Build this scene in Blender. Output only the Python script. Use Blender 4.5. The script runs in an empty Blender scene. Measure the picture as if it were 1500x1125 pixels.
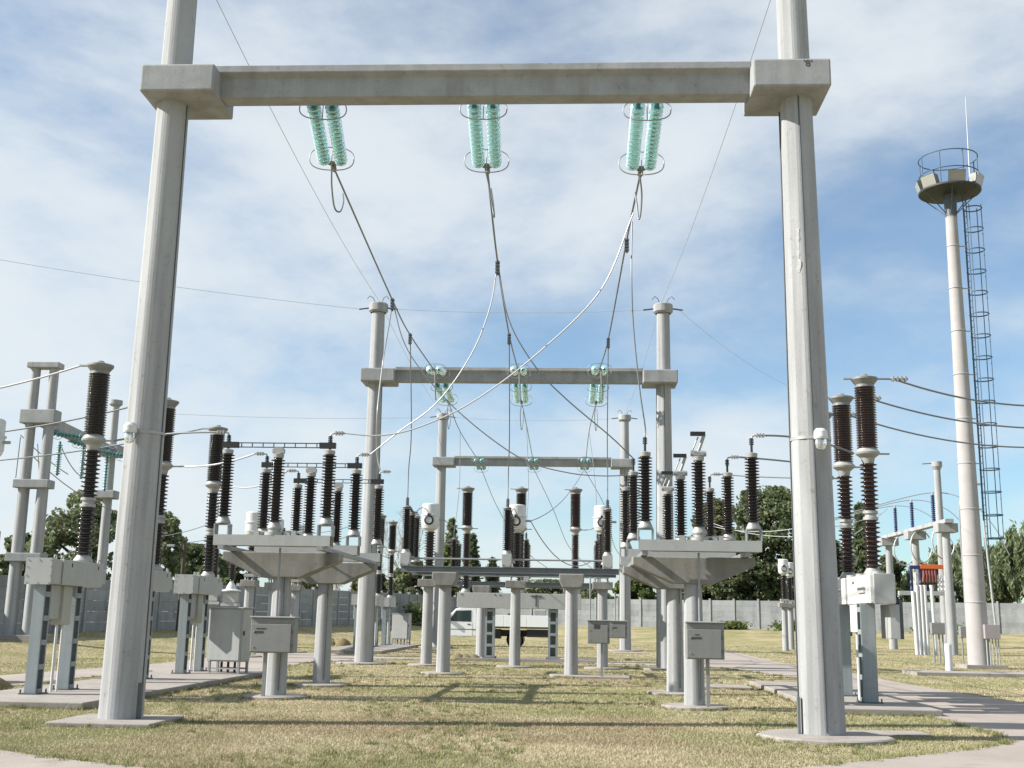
import bpy, math, random
import numpy as np
from mathutils import Vector, Matrix
random.seed(7); RNG = np.random.default_rng(11)
S = bpy.context.scene
C = S.collection
# ------------------------------------------------------------------ camera
CAM_H = 1.65
FPX, PITCH, ROLL, YAW = 1675.45, 0.2018, 0.0175, -0.0552
_F = Vector((math.sin(YAW)*math.cos(PITCH), math.cos(YAW)*math.cos(PITCH), math.sin(PITCH)))
_R0 = Vector((math.cos(YAW), -math.sin(YAW), 0)); _U0 = _R0.cross(_F)
_R = math.cos(ROLL)*_R0 + math.sin(ROLL)*_U0
_U = -math.sin(ROLL)*_R0 + math.cos(ROLL)*_U0
cd = bpy.data.cameras.new('camera'); cam = bpy.data.objects.new('camera', cd); C.objects.link(cam)
cam.matrix_world = Matrix(((_R.x, _U.x, -_F.x, 0), (_R.y, _U.y, -_F.y, 0), (_R.z, _U.z, -_F.z, CAM_H), (0, 0, 0, 1)))
cd.sensor_fit = 'HORIZONTAL'; cd.sensor_width = 36; cd.lens = FPX/1500*36
cd.clip_start = 0.1; cd.clip_end = 6000
S.camera = cam
# ------------------------------------------------------------------ sky, sun, exposure
SUN_AZ, SUN_EL = math.radians(-101), math.radians(35.5)     # azimuth from +Y, clockwise
W = bpy.data.worlds.new('World'); S.world = W; W.use_nodes = True
nt = W.node_tree; nt.nodes.clear()
def N(t, **k):
    n = nt.nodes.new(t)
    for a, b in k.items(): setattr(n, a, b)
    return n
L = lambda a, b: nt.links.new(a, b)
wo = N('ShaderNodeOutputWorld'); bg = N('ShaderNodeBackground'); L(bg.outputs[0], wo.inputs[0])
sky = N('ShaderNodeTexSky', sky_type='NISHITA', sun_disc=False, sun_elevation=SUN_EL, sun_rotation=SUN_AZ,
        altitude=100, air_density=1.0, dust_density=0.4, ozone_density=1.2)
tc = N('ShaderNodeTexCoord'); sp = N('ShaderNodeSeparateXYZ'); L(tc.outputs['Generated'], sp.inputs[0])
# high cloud: noise over the sky directions, drawn out along a slanting wind
mp = N('ShaderNodeMapping'); L(tc.outputs['Generated'], mp.inputs[0])
mp.inputs['Rotation'].default_value = (0, math.radians(24), 0); mp.inputs['Scale'].default_value = (1.0, 1.0, 2.1)
mp.inputs['Location'].default_value = (52.8, 33.7, 7.0)
n1 = N('ShaderNodeTexNoise'); n1.inputs['Scale'].default_value = 2.3; n1.inputs['Detail'].default_value = 9
n1.inputs['Roughness'].default_value = 0.52; n1.inputs['Distortion'].default_value = 0.35; L(mp.outputs[0], n1.inputs[0])
n2 = N('ShaderNodeTexNoise'); n2.inputs['Scale'].default_value = 6.5; n2.inputs['Detail'].default_value = 8
n2.inputs['Roughness'].default_value = 0.6; L(mp.outputs[0], n2.inputs[0])
mx = N('ShaderNodeMath', operation='MULTIPLY_ADD'); L(n2.outputs[0], mx.inputs[0]); mx.inputs[1].default_value = 0.42
L(n1.outputs[0], mx.inputs[2])
cr = N('ShaderNodeValToRGB'); L(mx.outputs[0], cr.inputs[0])
cr.color_ramp.interpolation = 'EASE'
cr.color_ramp.elements[0].position = 0.515; cr.color_ramp.elements[0].color = (0.15, 0.15, 0.15, 1)
cr.color_ramp.elements[1].position = 0.90; cr.color_ramp.elements[1].color = (0.92, 0.92, 0.92, 1)
mixc = N('ShaderNodeMixRGB'); L(cr.outputs[0], mixc.inputs[0])
gain = N('ShaderNodeMixRGB', blend_type='MULTIPLY'); gain.inputs[0].default_value = 1; L(sky.outputs[0], gain.inputs[1]); gain.inputs[2].default_value = (0.82, 1.09, 1.22, 1)
L(gain.outputs[0], mixc.inputs[1]); mixc.inputs[2].default_value = (6.4, 6.85, 7.15, 1)
L(mixc.outputs[0], bg.inputs[0]); bg.inputs[1].default_value = 0.066
sd = bpy.data.lights.new('sun', 'SUN'); sun = bpy.data.objects.new('sun', sd); C.objects.link(sun)
sd.energy = 4.6; sd.angle = math.radians(0.53); sd.color = (1.0, 0.965, 0.91)
sv = Vector((math.sin(SUN_AZ)*math.cos(SUN_EL), math.cos(SUN_AZ)*math.cos(SUN_EL), math.sin(SUN_EL)))
sun.rotation_euler = sv.to_track_quat('Z', 'Y').to_euler(); sun.location = sv*80
S.view_settings.view_transform = 'Standard'; S.view_settings.look = 'None'
S.view_settings.gamma = 1; S.view_settings.use_curve_mapping = False
S.view_settings.exposure = 0.95
# ------------------------------------------------------------------ helpers
def ray(u, v): return (_F*FPX + _R*(u-750) - _U*(v-562.5)).normalized()
def at(u, v, Y):
    d = ray(u, v); return Vector((0, 0, CAM_H)) + d*(Y/d.y)
def on(u, v, P, Q):
    """where the sight line u,v meets the vertical plane that holds a wire from P to Q"""
    d = ray(u, v); n = Vector((-(Q.y-P.y), Q.x-P.x, 0)); o = Vector((0, 0, CAM_H))
    return o + d*((P-o).dot(n)/d.dot(n))
def sst(t):
    t = np.clip(t, 0, 1); return t*t*(3-2*t)
GZ = -.065            # the lawn lies a little below the tops of the footings
def hgt(x, y):
    """ground height: flat in the yard, a gentle bank up to the boundary walls"""
    x = np.asarray(x, float); y = np.asarray(y, float)
    d = (x+25)*.978-(y-51)*.207
    a = (.6+.4*np.clip((y-51)/47, 0, 1))*sst((9-d)/9)*sst((y-25)/15)
    e = (119-(x+10)*.371)-y
    b = 1.05*sst((24-e)/24)
    return GZ+(1.05-GZ)*(1-(1-np.minimum(a/1.05, 1))*(1-np.minimum(b/1.05, 1)))
def hz(x, y): return float(hgt(x, y))
MATS = {}
def mat(name, col, rough=.7, metal=0., var=.0, vscale=3., bump=0., bscale=40., col2=None, spec=.5, stretch=None, trans=0.):
    if name in MATS: return MATS[name]
    m = bpy.data.materials.new(name); m.use_nodes = True; t = m.node_tree
    b = t.nodes['Principled BSDF']
    b.inputs['Base Color'].default_value = (*col, 1); b.inputs['Roughness'].default_value = rough
    b.inputs['Metallic'].default_value = metal; b.inputs['Specular IOR Level'].default_value = spec
    if trans: b.inputs['Transmission Weight'].default_value = trans
    if var or bump:
        g = t.nodes.new('ShaderNodeNewGeometry'); mpn = t.nodes.new('ShaderNodeMapping')
        t.links.new(g.outputs['Position'], mpn.inputs[0])
        if stretch: mpn.inputs['Scale'].default_value = stretch
    if var:
        a = t.nodes.new('ShaderNodeTexNoise'); a.inputs['Scale'].default_value = vscale; a.inputs['Detail'].default_value = 8
        a.inputs['Roughness'].default_value = .62
        t.links.new(mpn.outputs[0], a.inputs[0])
        r = t.nodes.new('ShaderNodeValToRGB'); t.links.new(a.outputs[0], r.inputs[0])
        c2 = col2 or tuple(c*(1-var) for c in col)
        c3 = tuple(min(1, c*(1+var*.45)) for c in col)
        r.color_ramp.elements[0].position = .30; r.color_ramp.elements[0].color = (*c2, 1)
        r.color_ramp.elements[1].position = .72; r.color_ramp.elements[1].color = (*c3, 1)
        t.links.new(r.outputs[0], b.inputs['Base Color'])
    if bump:
        a = t.nodes.new('ShaderNodeTexNoise'); a.inputs['Scale'].default_value = bscale; a.inputs['Detail'].default_value = 5
        t.links.new(mpn.outputs[0], a.inputs[0])
        bn = t.nodes.new('ShaderNodeBump'); bn.inputs['Strength'].default_value = bump; bn.inputs['Distance'].default_value = .02
        t.links.new(a.outputs[0], bn.inputs['Height']); t.links.new(bn.outputs[0], b.inputs['Normal'])
    MATS[name] = m; return m
def attr_mat(name, rough=.8, spec=.2, transl=0.):
    m = bpy.data.materials.new(name); m.use_nodes = True; t = m.node_tree; b = t.nodes['Principled BSDF']
    a = t.nodes.new('ShaderNodeAttribute'); a.attribute_name = 'tint'
    t.links.new(a.outputs['Color'], b.inputs['Base Color']); b.inputs['Roughness'].default_value = rough
    b.inputs['Specular IOR Level'].default_value = spec
    if transl:
        tr = t.nodes.new('ShaderNodeBsdfTranslucent'); t.links.new(a.outputs['Color'], tr.inputs[0])
        ms = t.nodes.new('ShaderNodeMixShader'); ms.inputs[0].default_value = transl
        o = t.nodes['Material Output']
        t.links.new(b.outputs[0], ms.inputs[1]); t.links.new(tr.outputs[0], ms.inputs[2]); t.links.new(ms.outputs[0], o.inputs[0])
    return m
CONC = mat('pale_concrete', (.365, .368, .368), .88, var=.12, vscale=1.6, bump=.10, bscale=40, stretch=(1.6, 1.6, .5))
CONCD = mat('weathered_concrete', (.335, .340, .340), .9, var=.2, vscale=2.0, bump=.14, bscale=26)
STAIN = mat('stained_concrete', (.255, .245, .225), .92, var=.22, vscale=2.2, bump=.15, bscale=26)
SLAB = mat('slab_concrete', (.315, .283, .252), .92, var=.2, vscale=1.5, bump=.3, bscale=30)
PATH = mat('path_concrete', (0.34, 0.292, 0.252), .93, var=.18, vscale=.7, bump=.2, bscale=35)
STEEL = mat('galvanised_steel', (0.306, 0.313, 0.313), .45, metal=.35, var=.12, vscale=5)
DSTEEL = mat('dark_steel', (.10, .11, .12), .5, metal=.5, var=.2, vscale=6)
MSTEEL = mat('dull_steel', (0.184, 0.197, 0.204), .5, metal=.2, var=.15, vscale=3)
BSTEEL = mat('blue_grey_paint', (0.272, 0.306, 0.313), .5, var=.07, vscale=3)
BLUE = mat('blue_ladder_paint', (0.06, 0.11, 0.17), .5)
GREY = mat('light_grey_paint', (0.4, 0.405, 0.39), .42, var=.06, vscale=2.5)
GREYB = mat('box_grey_paint', (0.236, 0.236, 0.229), .5, var=.08, vscale=3)
WHITE = mat('white_paint', (0.64, 0.64, 0.631), .4, var=.05, vscale=4)
ALU = mat('cast_aluminium', (0.374, 0.367, 0.347), .5, metal=.3, var=.12, vscale=9)
PORC = mat('brown_porcelain', (0.02, 0.0145, 0.0135), .16, var=.3, vscale=8, spec=.6)
PORCR = mat('red_brown_porcelain', (0.032, 0.0175, 0.0155), .18, var=.25, vscale=8, spec=.6)
BLACK = mat('black_rubber', (.015, .015, .016), .5)
WIRE = mat('aluminium_cable', (.22, .23, .24), .45, metal=.4)
WIREL = mat('bright_cable', (0.465, 0.465, 0.465), .4, metal=.3)
GLASS = mat('teal_glass', (.56, .91, .90), .07, trans=.62, spec=.8)
LAMPG = mat('clear_lamp_glass', (.85, .88, .9), .05, trans=.8)
CARG = mat('dark_window_glass', (.03, .05, .05), .05, spec=.9)
ORANGE = mat('orange_cover', (.62, .13, .03), .5); RED = mat('red_cable', (.24, .07, .06), .5)
NAVY = mat('navy_insulator', (.02, .03, .10), .35)
PVC = mat('white_pipe', (0.656, 0.648, 0.656), .35, var=.06, vscale=6)
GREEN = mat('green_paint', (.02, .09, .06), .5)
BARK = mat('tree_bark', (.10, .075, .05), .95, var=.35, vscale=4, bump=.5, bscale=12)
PALEB = mat('pale_bark', (.34, .31, .27), .95, var=.25, vscale=4)
WALLM = mat('wall_panel_concrete', (0.3, 0.31, 0.31), .9, var=.16, vscale=.9, bump=.3, bscale=14)
RUST = mat('faded_orange_patch', (.60, .22, .10), .7)
TXT = mat('stencil_black', (.05, .05, .05), .8)
PLATE = mat('worn_black_plate', (.06, .06, .06), .6, var=.6, vscale=30)
MOUND = mat('dry_cut_grass', (.20, .16, .08), .95, var=.4, vscale=9, bump=.8, bscale=20)
def weather(m, streak=.25, spots=.35, rnd=0., sx=5., sz=.22, spot_scale=9.):
    """rain streaks, pits and blotches over a material's own colour"""
    t = m.node_tree; b = t.nodes['Principled BSDF']; src = b.inputs['Base Color'].links[0].from_socket
    g = t.nodes.new('ShaderNodeNewGeometry')
    def layer(scale, p0, p1, lo, vec=None):
        nonlocal src
        mpn = t.nodes.new('ShaderNodeMapping'); t.links.new(g.outputs['Position'], mpn.inputs[0]); mpn.inputs['Scale'].default_value = scale
        a = t.nodes.new('ShaderNodeTexNoise'); a.inputs['Scale'].default_value = 1; a.inputs['Detail'].default_value = 7; a.inputs['Roughness'].default_value = .6
        t.links.new(mpn.outputs[0], a.inputs[0]); r = t.nodes.new('ShaderNodeValToRGB'); t.links.new(a.outputs[0], r.inputs[0])
        r.color_ramp.elements[0].position = p0; r.color_ramp.elements[0].color = (lo, lo*.99, lo*.975, 1)
        r.color_ramp.elements[1].position = p1; r.color_ramp.elements[1].color = (1, 1, 1, 1)
        x = t.nodes.new('ShaderNodeMixRGB'); x.blend_type = 'MULTIPLY'; x.inputs[0].default_value = 1
        t.links.new(src, x.inputs[1]); t.links.new(r.outputs[0], x.inputs[2]); src = x.outputs[0]
    if streak: layer((sx, sx, sz), .34, .56, 1-streak)
    if spots: layer((spot_scale,)*3, .27, .40, 1-spots)
    layer((70, 70, 70), .30, .48, .80)
    if rnd:
        oi = t.nodes.new('ShaderNodeObjectInfo'); mr = t.nodes.new('ShaderNodeMapRange'); t.links.new(oi.outputs['Random'], mr.inputs[0])
        mr.inputs[3].default_value = 1-rnd; mr.inputs[4].default_value = 1+rnd
        x = t.nodes.new('ShaderNodeMixRGB'); x.blend_type = 'MULTIPLY'; x.inputs[0].default_value = 1
        t.links.new(src, x.inputs[1]); t.links.new(mr.outputs[0], x.inputs[2]); src = x.outputs[0]
    t.links.new(src, b.inputs['Base Color'])
weather(STAIN, .22, .35, sx=4); weather(CONC, .24, .30); weather(CONCD, .16, .30, sx=3.5); weather(SLAB, 0, .38, spot_scale=3.); weather(PATH, 0, .22, spot_scale=1.3)
weather(WALLM, .22, .30, rnd=.09, sx=1.2, sz=.5, spot_scale=1.5); weather(GREY, .06, .07, sx=7, spot_scale=5); weather(GREYB, .05, .10, sx=9, spot_scale=5)
weather(BSTEEL, .12, .2, sx=9, spot_scale=6); weather(WHITE, .08, .12, sx=8, spot_scale=6); weather(PORC, 0, .0, rnd=.35)
class MB:
    def __init__(s): s.v = []; s.f = []; s.sm = []
    def add(s, vs, fs, smooth=False):
        o = len(s.v); s.v += [tuple(x) for x in vs]
        for q in fs: s.f.append(tuple(i+o for i in q)); s.sm.append(smooth)
        return s
    def box(s, x0, x1, y0, y1, z0, z1, M=None):
        vs = [Vector((x, y, z)) for z in (z0, z1) for y in (y0, y1) for x in (x0, x1)]
        if M is not None: vs = [M @ p for p in vs]
        return s.add(vs, [(0, 2, 3, 1), (4, 5, 7, 6), (0, 1, 5, 4), (2, 6, 7, 3), (0, 4, 6, 2), (1, 3, 7, 5)])
    def prism(s, prof, a0, a1, axis='y'):
        """profile of 2-D points swept along an axis: y sweeps (x,z), x sweeps (y,z), z sweeps (x,y)"""
        n = len(prof); mk = {'y': lambda p, a: (p[0], a, p[1]), 'x': lambda p, a: (a, p[0], p[1]), 'z': lambda p, a: (p[0], p[1], a)}[axis]
        vs = [mk(p, a0) for p in prof]+[mk(p, a1) for p in prof]
        return s.add(vs, [(i, (i+1) % n, (i+1) % n+n, i+n) for i in range(n)]+[tuple(range(n-1, -1, -1)), tuple(range(n, 2*n))])
    def cyl(s, p0, p1, r0, r1=None, n=10, caps=True):
        p0 = Vector(p0); p1 = Vector(p1); r1 = r0 if r1 is None else r1
        d = (p1-p0).normalized(); a = Vector((0, 0, 1)) if abs(d.z) < .9 else Vector((1, 0, 0))
        e = d.cross(a).normalized(); g = d.cross(e)
        vs = [p0+(e*math.cos(t)+g*math.sin(t))*r0 for t in [2*math.pi*i/n for i in range(n)]]
        vs += [p1+(e*math.cos(t)+g*math.sin(t))*r1 for t in [2*math.pi*i/n for i in range(n)]]
        s.add(vs, [(i, i+n, (i+1) % n+n, (i+1) % n) for i in range(n)], True)
        if caps:
            s.add(vs[:n], [tuple(range(n))]); s.add(vs[n:], [tuple(range(n-1, -1, -1))])
        return s
    def lathe(s, prof, n=16, o=(0, 0, 0), split=True):
        o = Vector(o); cs = [(math.cos(2*math.pi*i/n), math.sin(2*math.pi*i/n)) for i in range(n)]
        ring = lambda r, z: [o+Vector((r*c, r*q, z)) for c, q in cs]
        if split:
            for (r0, z0), (r1, z1) in zip(prof, prof[1:]):
                s.add(ring(r0, z0)+ring(r1, z1), [(i, (i+1) % n, (i+1) % n+n, i+n) for i in range(n)], True)
        else:
            vs = []
            for r, z in prof: vs += ring(r, z)
            s.add(vs, [(k*n+i, k*n+(i+1) % n, (k+1)*n+(i+1) % n, (k+1)*n+i) for k in range(len(prof)-1) for i in range(n)], True)
        return s
    def tube(s, pts, r, n=6, closed=False, taper=None):
        pts = [Vector(p) for p in pts]; m = len(pts); vs = []; e = None
        for i, p in enumerate(pts):
            a = pts[(i-1) % m] if (closed or i) else p; b = pts[(i+1) % m] if (closed or i < m-1) else p
            d = (b-a).normalized()
            if e is None:
                q = Vector((0, 0, 1)) if abs(d.z) < .9 else Vector((1, 0, 0)); e = d.cross(q).normalized()
            else:
                e = (e-d*e.dot(d)).normalized()
            g = d.cross(e); rr = r if taper is None else r+(taper-r)*i/(m-1)
            vs += [p+(e*math.cos(t)+g*math.sin(t))*rr for t in [2*math.pi*k/n for k in range(n)]]
        K = m if closed else m-1
        return s.add(vs, [(k*n+i, ((k+1) % m)*n+i, ((k+1) % m)*n+(i+1) % n, k*n+(i+1) % n) for k in range(K) for i in range(n)], True)
    def build(s, name, m, parent=None, w=False, bev=0., label=None, loc=None):
        me = bpy.data.meshes.new(name)
        off = Vector(parent.location) if (w and parent is not None) else (Vector(loc) if loc is not None else Vector((0, 0, 0)))
        me.from_pydata([tuple(Vector(p)-off) for p in s.v], [], s.f); me.validate()
        if len(me.polygons) == len(s.sm): me.polygons.foreach_set('use_smooth', s.sm)
        me.materials.append(m); me.update()
        o = bpy.data.objects.new(name, me); C.objects.link(o)
        if parent is not None: o.parent = parent
        elif loc is not None: o.location = loc
        if bev:
            b = o.modifiers.new('bevel', 'BEVEL'); b.width = bev; b.segments = 2; b.limit_method = 'ANGLE'
        if label: o['label'] = label
        return o
def tag(o, label=None, cat=None, group=None, kind=None):
    if label: o['label'] = label
    if cat: o['category'] = cat
    if group: o['group'] = group
    if kind: o['kind'] = kind
    return o
def thing(name, label, cat, loc=(0, 0, 0), rz=0., group=None):
    o = bpy.data.objects.new(name, None); C.objects.link(o); o.location = loc; o.rotation_euler = (0, 0, rz)
    o.empty_display_size = .3
    return tag(o, label, cat, group)
KIDS = {}
def copy_tree(o, loc=None, label=None, rz=None, parent=None, top=True):
    c = o.copy(); C.objects.link(c)
    if parent is not None: c.parent = parent
    for ch in [x for x in C.objects if x.parent == o]: copy_tree(ch, parent=c, top=False)
    if loc is not None: c.location = loc
    if label: c['label'] = label
    if rz is not None: c.rotation_euler = (0, 0, rz)
    return c
def npmesh(name, verts, faces_n, m, cols=None):
    """verts (N,3) used in order, faces_n vertices each; cols one colour per face"""
    me = bpy.data.meshes.new(name); nv = len(verts); nf = nv//faces_n
    me.vertices.add(nv); me.vertices.foreach_set('co', np.ascontiguousarray(verts, np.float32).ravel())
    me.loops.add(nv); me.loops.foreach_set('vertex_index', np.arange(nv, dtype=np.int32))
    me.polygons.add(nf); me.polygons.foreach_set('loop_start', np.arange(0, nv, faces_n, dtype=np.int32))
    if cols is not None:
        a = me.attributes.new('tint', 'FLOAT_COLOR', 'FACE')
        a.data.foreach_set('color', np.concatenate([cols, np.ones((nf, 1))], 1).astype(np.float32).ravel())
    me.update(calc_edges=True); me.materials.append(m)
    o = bpy.data.objects.new(name, me); C.objects.link(o); return o
def vnoise(x, y, s, seed):
    """smooth value noise on arrays"""
    r = np.random.default_rng(seed).random((64, 64)); X = x/s; Y = y/s
    i = np.floor(X).astype(int); j = np.floor(Y).astype(int); fx = X-i; fy = Y-j
    fx = fx*fx*(3-2*fx); fy = fy*fy*(3-2*fy); g = lambda a, b: r[a % 64, b % 64]
    return (g(i, j)*(1-fx)+g(i+1, j)*fx)*(1-fy)+(g(i, j+1)*(1-fx)+g(i+1, j+1)*fx)*fy
def inpoly(px, py, poly):
    ins = np.zeros(px.shape, bool); n = len(poly)
    for k in range(n):
        x0, y0 = poly[k]; x1, y1 = poly[(k+1) % n]
        c = ((y0 > py) != (y1 > py)) & (px < (x1-x0)*(py-y0)/((y1-y0)+1e-12)+x0)
        ins ^= c
    return ins
# ------------------------------------------------------------------ ground and paths
def smooth_poly(pts, k=5):
    out = []; n = len(pts)
    for i in range(n):
        p0, p1, p2, p3 = [Vector(pts[(i+j-1) % n]) for j in range(4)]
        for a in range(k):
            t = a/k
            out.append(tuple(.5*((2*p1)+(p2-p0)*t+(2*p0-5*p1+4*p2-p3)*t*t+(3*p1-p0-3*p2+p3)*t**3)))
    return out
LAWN = smooth_poly([(-12.2, 20), (-9.6, 16.6), (-7.05, 14.39), (-4.96, 13.21), (-3.0, 12.5), (-.6, 12.75), (1.91, 13.94), (4.1, 15.75),
                    (5.87, 17.38), (6.6, 18.4), (6.85, 20), (6.8, 22), (7.0, 27), (7.1, 33), (7.0, 37.1), (6.3, 41.5), (5., 45.0), (1.5, 46.2), (-3.5, 47.0), (-7.5, 46.2),
                    (-9.4, 42.5), (-9.7, 37), (-12.4, 32), (-12.6, 25)], 4)
RINGO = [(-15.2, 24), (-15, 12), (-12, 6), (-4, 4), (5, 5), (13, 10), (13.2, 20), (10.9, 25), (10.27, 27.5), (9.85, 35), (9.8, 42.7), (9.1, 52), (9.1, 71.5), (5.6, 71.5), (5.5, 52), (4, 48.2),
         (-3, 49.2), (-7.5, 49.2), (-9.4, 50.8), (-12.3, 52.5), (-14.0, 47), (-13.9, 39), (-14.8, 32)]
def ground_grid():
    def ax(lo, hi, a, b, st):
        m = np.arange(a, b+1e-6, st); g = np.geomspace(1, 1+abs(hi-b), 14)-1; h = np.geomspace(1, 1+abs(a-lo), 14)-1
        return np.concatenate([(a-h[1:])[::-1], m, b+g[1:]])
    xs = ax(-2500, 2500, -45, 60, 1.5); ys = ax(-2500, 3000, -10, 130, 1.5)
    X, Y = np.meshgrid(xs, ys); Z = hgt(X, Y)
    nx = len(xs); vs = np.stack([X.ravel(), Y.ravel(), Z.ravel()], 1)
    fs = [(j*nx+i, j*nx+i+1, (j+1)*nx+i+1, (j+1)*nx+i) for j in range(len(ys)-1) for i in range(nx-1)]
    me = bpy.data.meshes.new('ground'); me.from_pydata(vs.tolist(), [], fs); me.update()
    me.polygons.foreach_set('use_smooth', [True]*len(fs))
    o = bpy.data.objects.new('ground', me); C.objects.link(o); return o
gm = bpy.data.materials.new('dry_lawn'); gm.use_nodes = True; t = gm.node_tree; b = t.nodes['Principled BSDF']
g = t.nodes.new('ShaderNodeNewGeometry')
def gnoise(s, d=6):
    a = t.nodes.new('ShaderNodeTexNoise'); a.inputs['Scale'].default_value = s; a.inputs['Detail'].default_value = d
    a.inputs['Roughness'].default_value = .65; t.links.new(g.outputs['Position'], a.inputs[0]); return a
def ramp(a, p0, c0, p1, c1):
    r = t.nodes.new('ShaderNodeValToRGB'); t.links.new(a.outputs[0], r.inputs[0])
    r.color_ramp.elements[0].position = p0; r.color_ramp.elements[0].color = (*c0, 1)
    r.color_ramp.elements[1].position = p1; r.color_ramp.elements[1].color = (*c1, 1); return r
r1 = ramp(gnoise(.35), .38, (.40, .345, .22), .62, (.235, .235, .105))
r2 = ramp(gnoise(9, 8), .3, (.72, .69, .66), .7, (1.15, 1.12, 1.1))
mm = t.nodes.new('ShaderNodeMixRGB'); mm.blend_type = 'MULTIPLY'; mm.inputs[0].default_value = 1
t.links.new(r1.outputs[0], mm.inputs[1]); t.links.new(r2.outputs[0], mm.inputs[2]); t.links.new(mm.outputs[0], b.inputs['Base Color'])
b.inputs['Roughness'].default_value = .95; b.inputs['Specular IOR Level'].default_value = .1
bn = t.nodes.new('ShaderNodeBump'); bn.inputs['Strength'].default_value = .8; bn.inputs['Distance'].default_value = .06
t.links.new(gnoise(25, 6).outputs[0], bn.inputs['Height']); t.links.new(bn.outputs[0], b.inputs['Normal'])
GR = tag(ground_grid(), kind='structure'); GR.data.materials.append(gm)
def sheet(name, outer, hole, z, m):
    """flat paving sheet with an optional hole, triangulated by Blender's curve fill"""
    cu = bpy.data.curves.new(name, 'CURVE'); cu.dimensions = '2D'; cu.fill_mode = 'BOTH'
    for poly in [outer]+([hole] if hole else []):
        sp_ = cu.splines.new('POLY'); sp_.points.add(len(poly)-1); sp_.use_cyclic_u = True
        for p, q in zip(sp_.points, poly): p.co = (q[0], q[1], 0, 1)
    o = bpy.data.objects.new(name, cu); C.objects.link(o); dg = bpy.context.evaluated_depsgraph_get()
    me = bpy.data.meshes.new_from_object(o.evaluated_get(dg)); bpy.data.objects.remove(o)
    me.materials.clear(); me.materials.append(m); me.name = name
    o = bpy.data.objects.new(name, me); C.objects.link(o); o.location.z = z
    return tag(o, kind='structure')
sheet('ring_path', smooth_poly(RINGO, 3), LAWN, GZ+.014, PATH)
# ------------------------------------------------------------------ boundary walls
def bwall(P, Q, label, n0):
    P = Vector(P); Q = Vector(Q); n = n0; d = (Q-P).normalized(); ang = math.atan2(d.y, d.x); bay = (Q-P).length/n
    T = thing('boundary_wall', label, 'wall', (P.x, P.y, hz(P.x, P.y)), ang)
    pb = MB().box(0.06, bay-.06, -.03, .03, .004, .520); plank = post = None
    pm = MB().prism([(-.09, -.11), (.09, -.11), (.09, .11), (-.09, .11)], -.3, 2.72, 'z'); 
    for k in range(n+1):
        c = P+d*bay*k; z = hz(c.x, c.y)-T.location.z
        if post is None:
            post = pm.build('post', CONCD, T); o = post
        else:
            o = post.copy(); C.objects.link(o)
        o.location = (bay*k, 0, z)
        if k == n: break
        e = c+d*bay*.5; z = hz(e.x, e.y)-T.location.z-.06
        for j in range(5):
            if plank is None: plank = pb.build('plank', WALLM, T); o = plank
            else: o = plank.copy(); C.objects.link(o)
            o.location = (bay*k, random.uniform(-.008, .008), z+.527*j)
            if j < 5 and random.random() < .0: pass
    return T
bwall((-27.2, 41), (-10.7, 119), 'grey concrete plank wall in shade along the left side of the yard', 36)
bwall((-10.5, 119.2), (47, 97.9), 'sunlit grey concrete plank wall closing the yard beyond the truck', 27)
# ------------------------------------------------------------------ portal gantries
GW, ZU = 10.705, 10.27
HEX0 = 182.0           # compass angle of one arris of the six-sided poles
def pole_r(z): return .342-.0070*z
def hex_f(az):
    d = abs(((az-HEX0) % 60)-30); return 1. if d > 16 else math.cos(math.radians(16))/math.cos(math.radians(d))
def hexa(m, x, y, zs, rf, lean=0.):
    """six-sided tapering pole with slightly blunted arrises"""
    angs = [HEX0+60*k+d for k in range(6) for d in (-14, -5, 5, 14)]; NA = 24
    P = lambda z, a: (x+lean*(1-z/10.4)+math.sin(math.radians(a))*rf(z), y+math.cos(math.radians(a))*rf(z), z)
    for k in range(NA):
        a0, a1 = angs[k], angs[(k+1) % NA]; n = len(zs)
        m.add([P(z, a0) for z in zs]+[P(z, a1) for z in zs], [(i, i+1, n+i+1, n+i) for i in range(n-1)])
    m.add([P(zs[-1], a) for a in angs], [tuple(range(NA-1, -1, -1))]); return m
def pole_mb(x, y, z0, z1, rf=pole_r, n=28, lean=0.):
    return hexa(MB(), x, y, list(np.linspace(z0, z1, 6)), lambda z: rf(z-z0), lean)
def footing(m, x, y, r, z=.0, square=False, z0=-.3):
    z = .004
    if square: m.box(x-r, x+r, y-r, y+r, z0, z)
    else:
        m.lathe([(r, z0), (r, z-.02), (r-.03, z), (.001, z)], 18, (x, y, 0)); R3 = random.Random(int(x*31+y*17)); n0 = 18
        jit = [R3.uniform(.93, 1.04) for _ in range(18)]
        for q in range(len(m.v)-6*18, len(m.v)):
            v = m.v[q]; j = jit[q % 18]; m.v[q] = (x+(v[0]-x)*j, y+(v[1]-y)*j, v[2])
    return m
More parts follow.
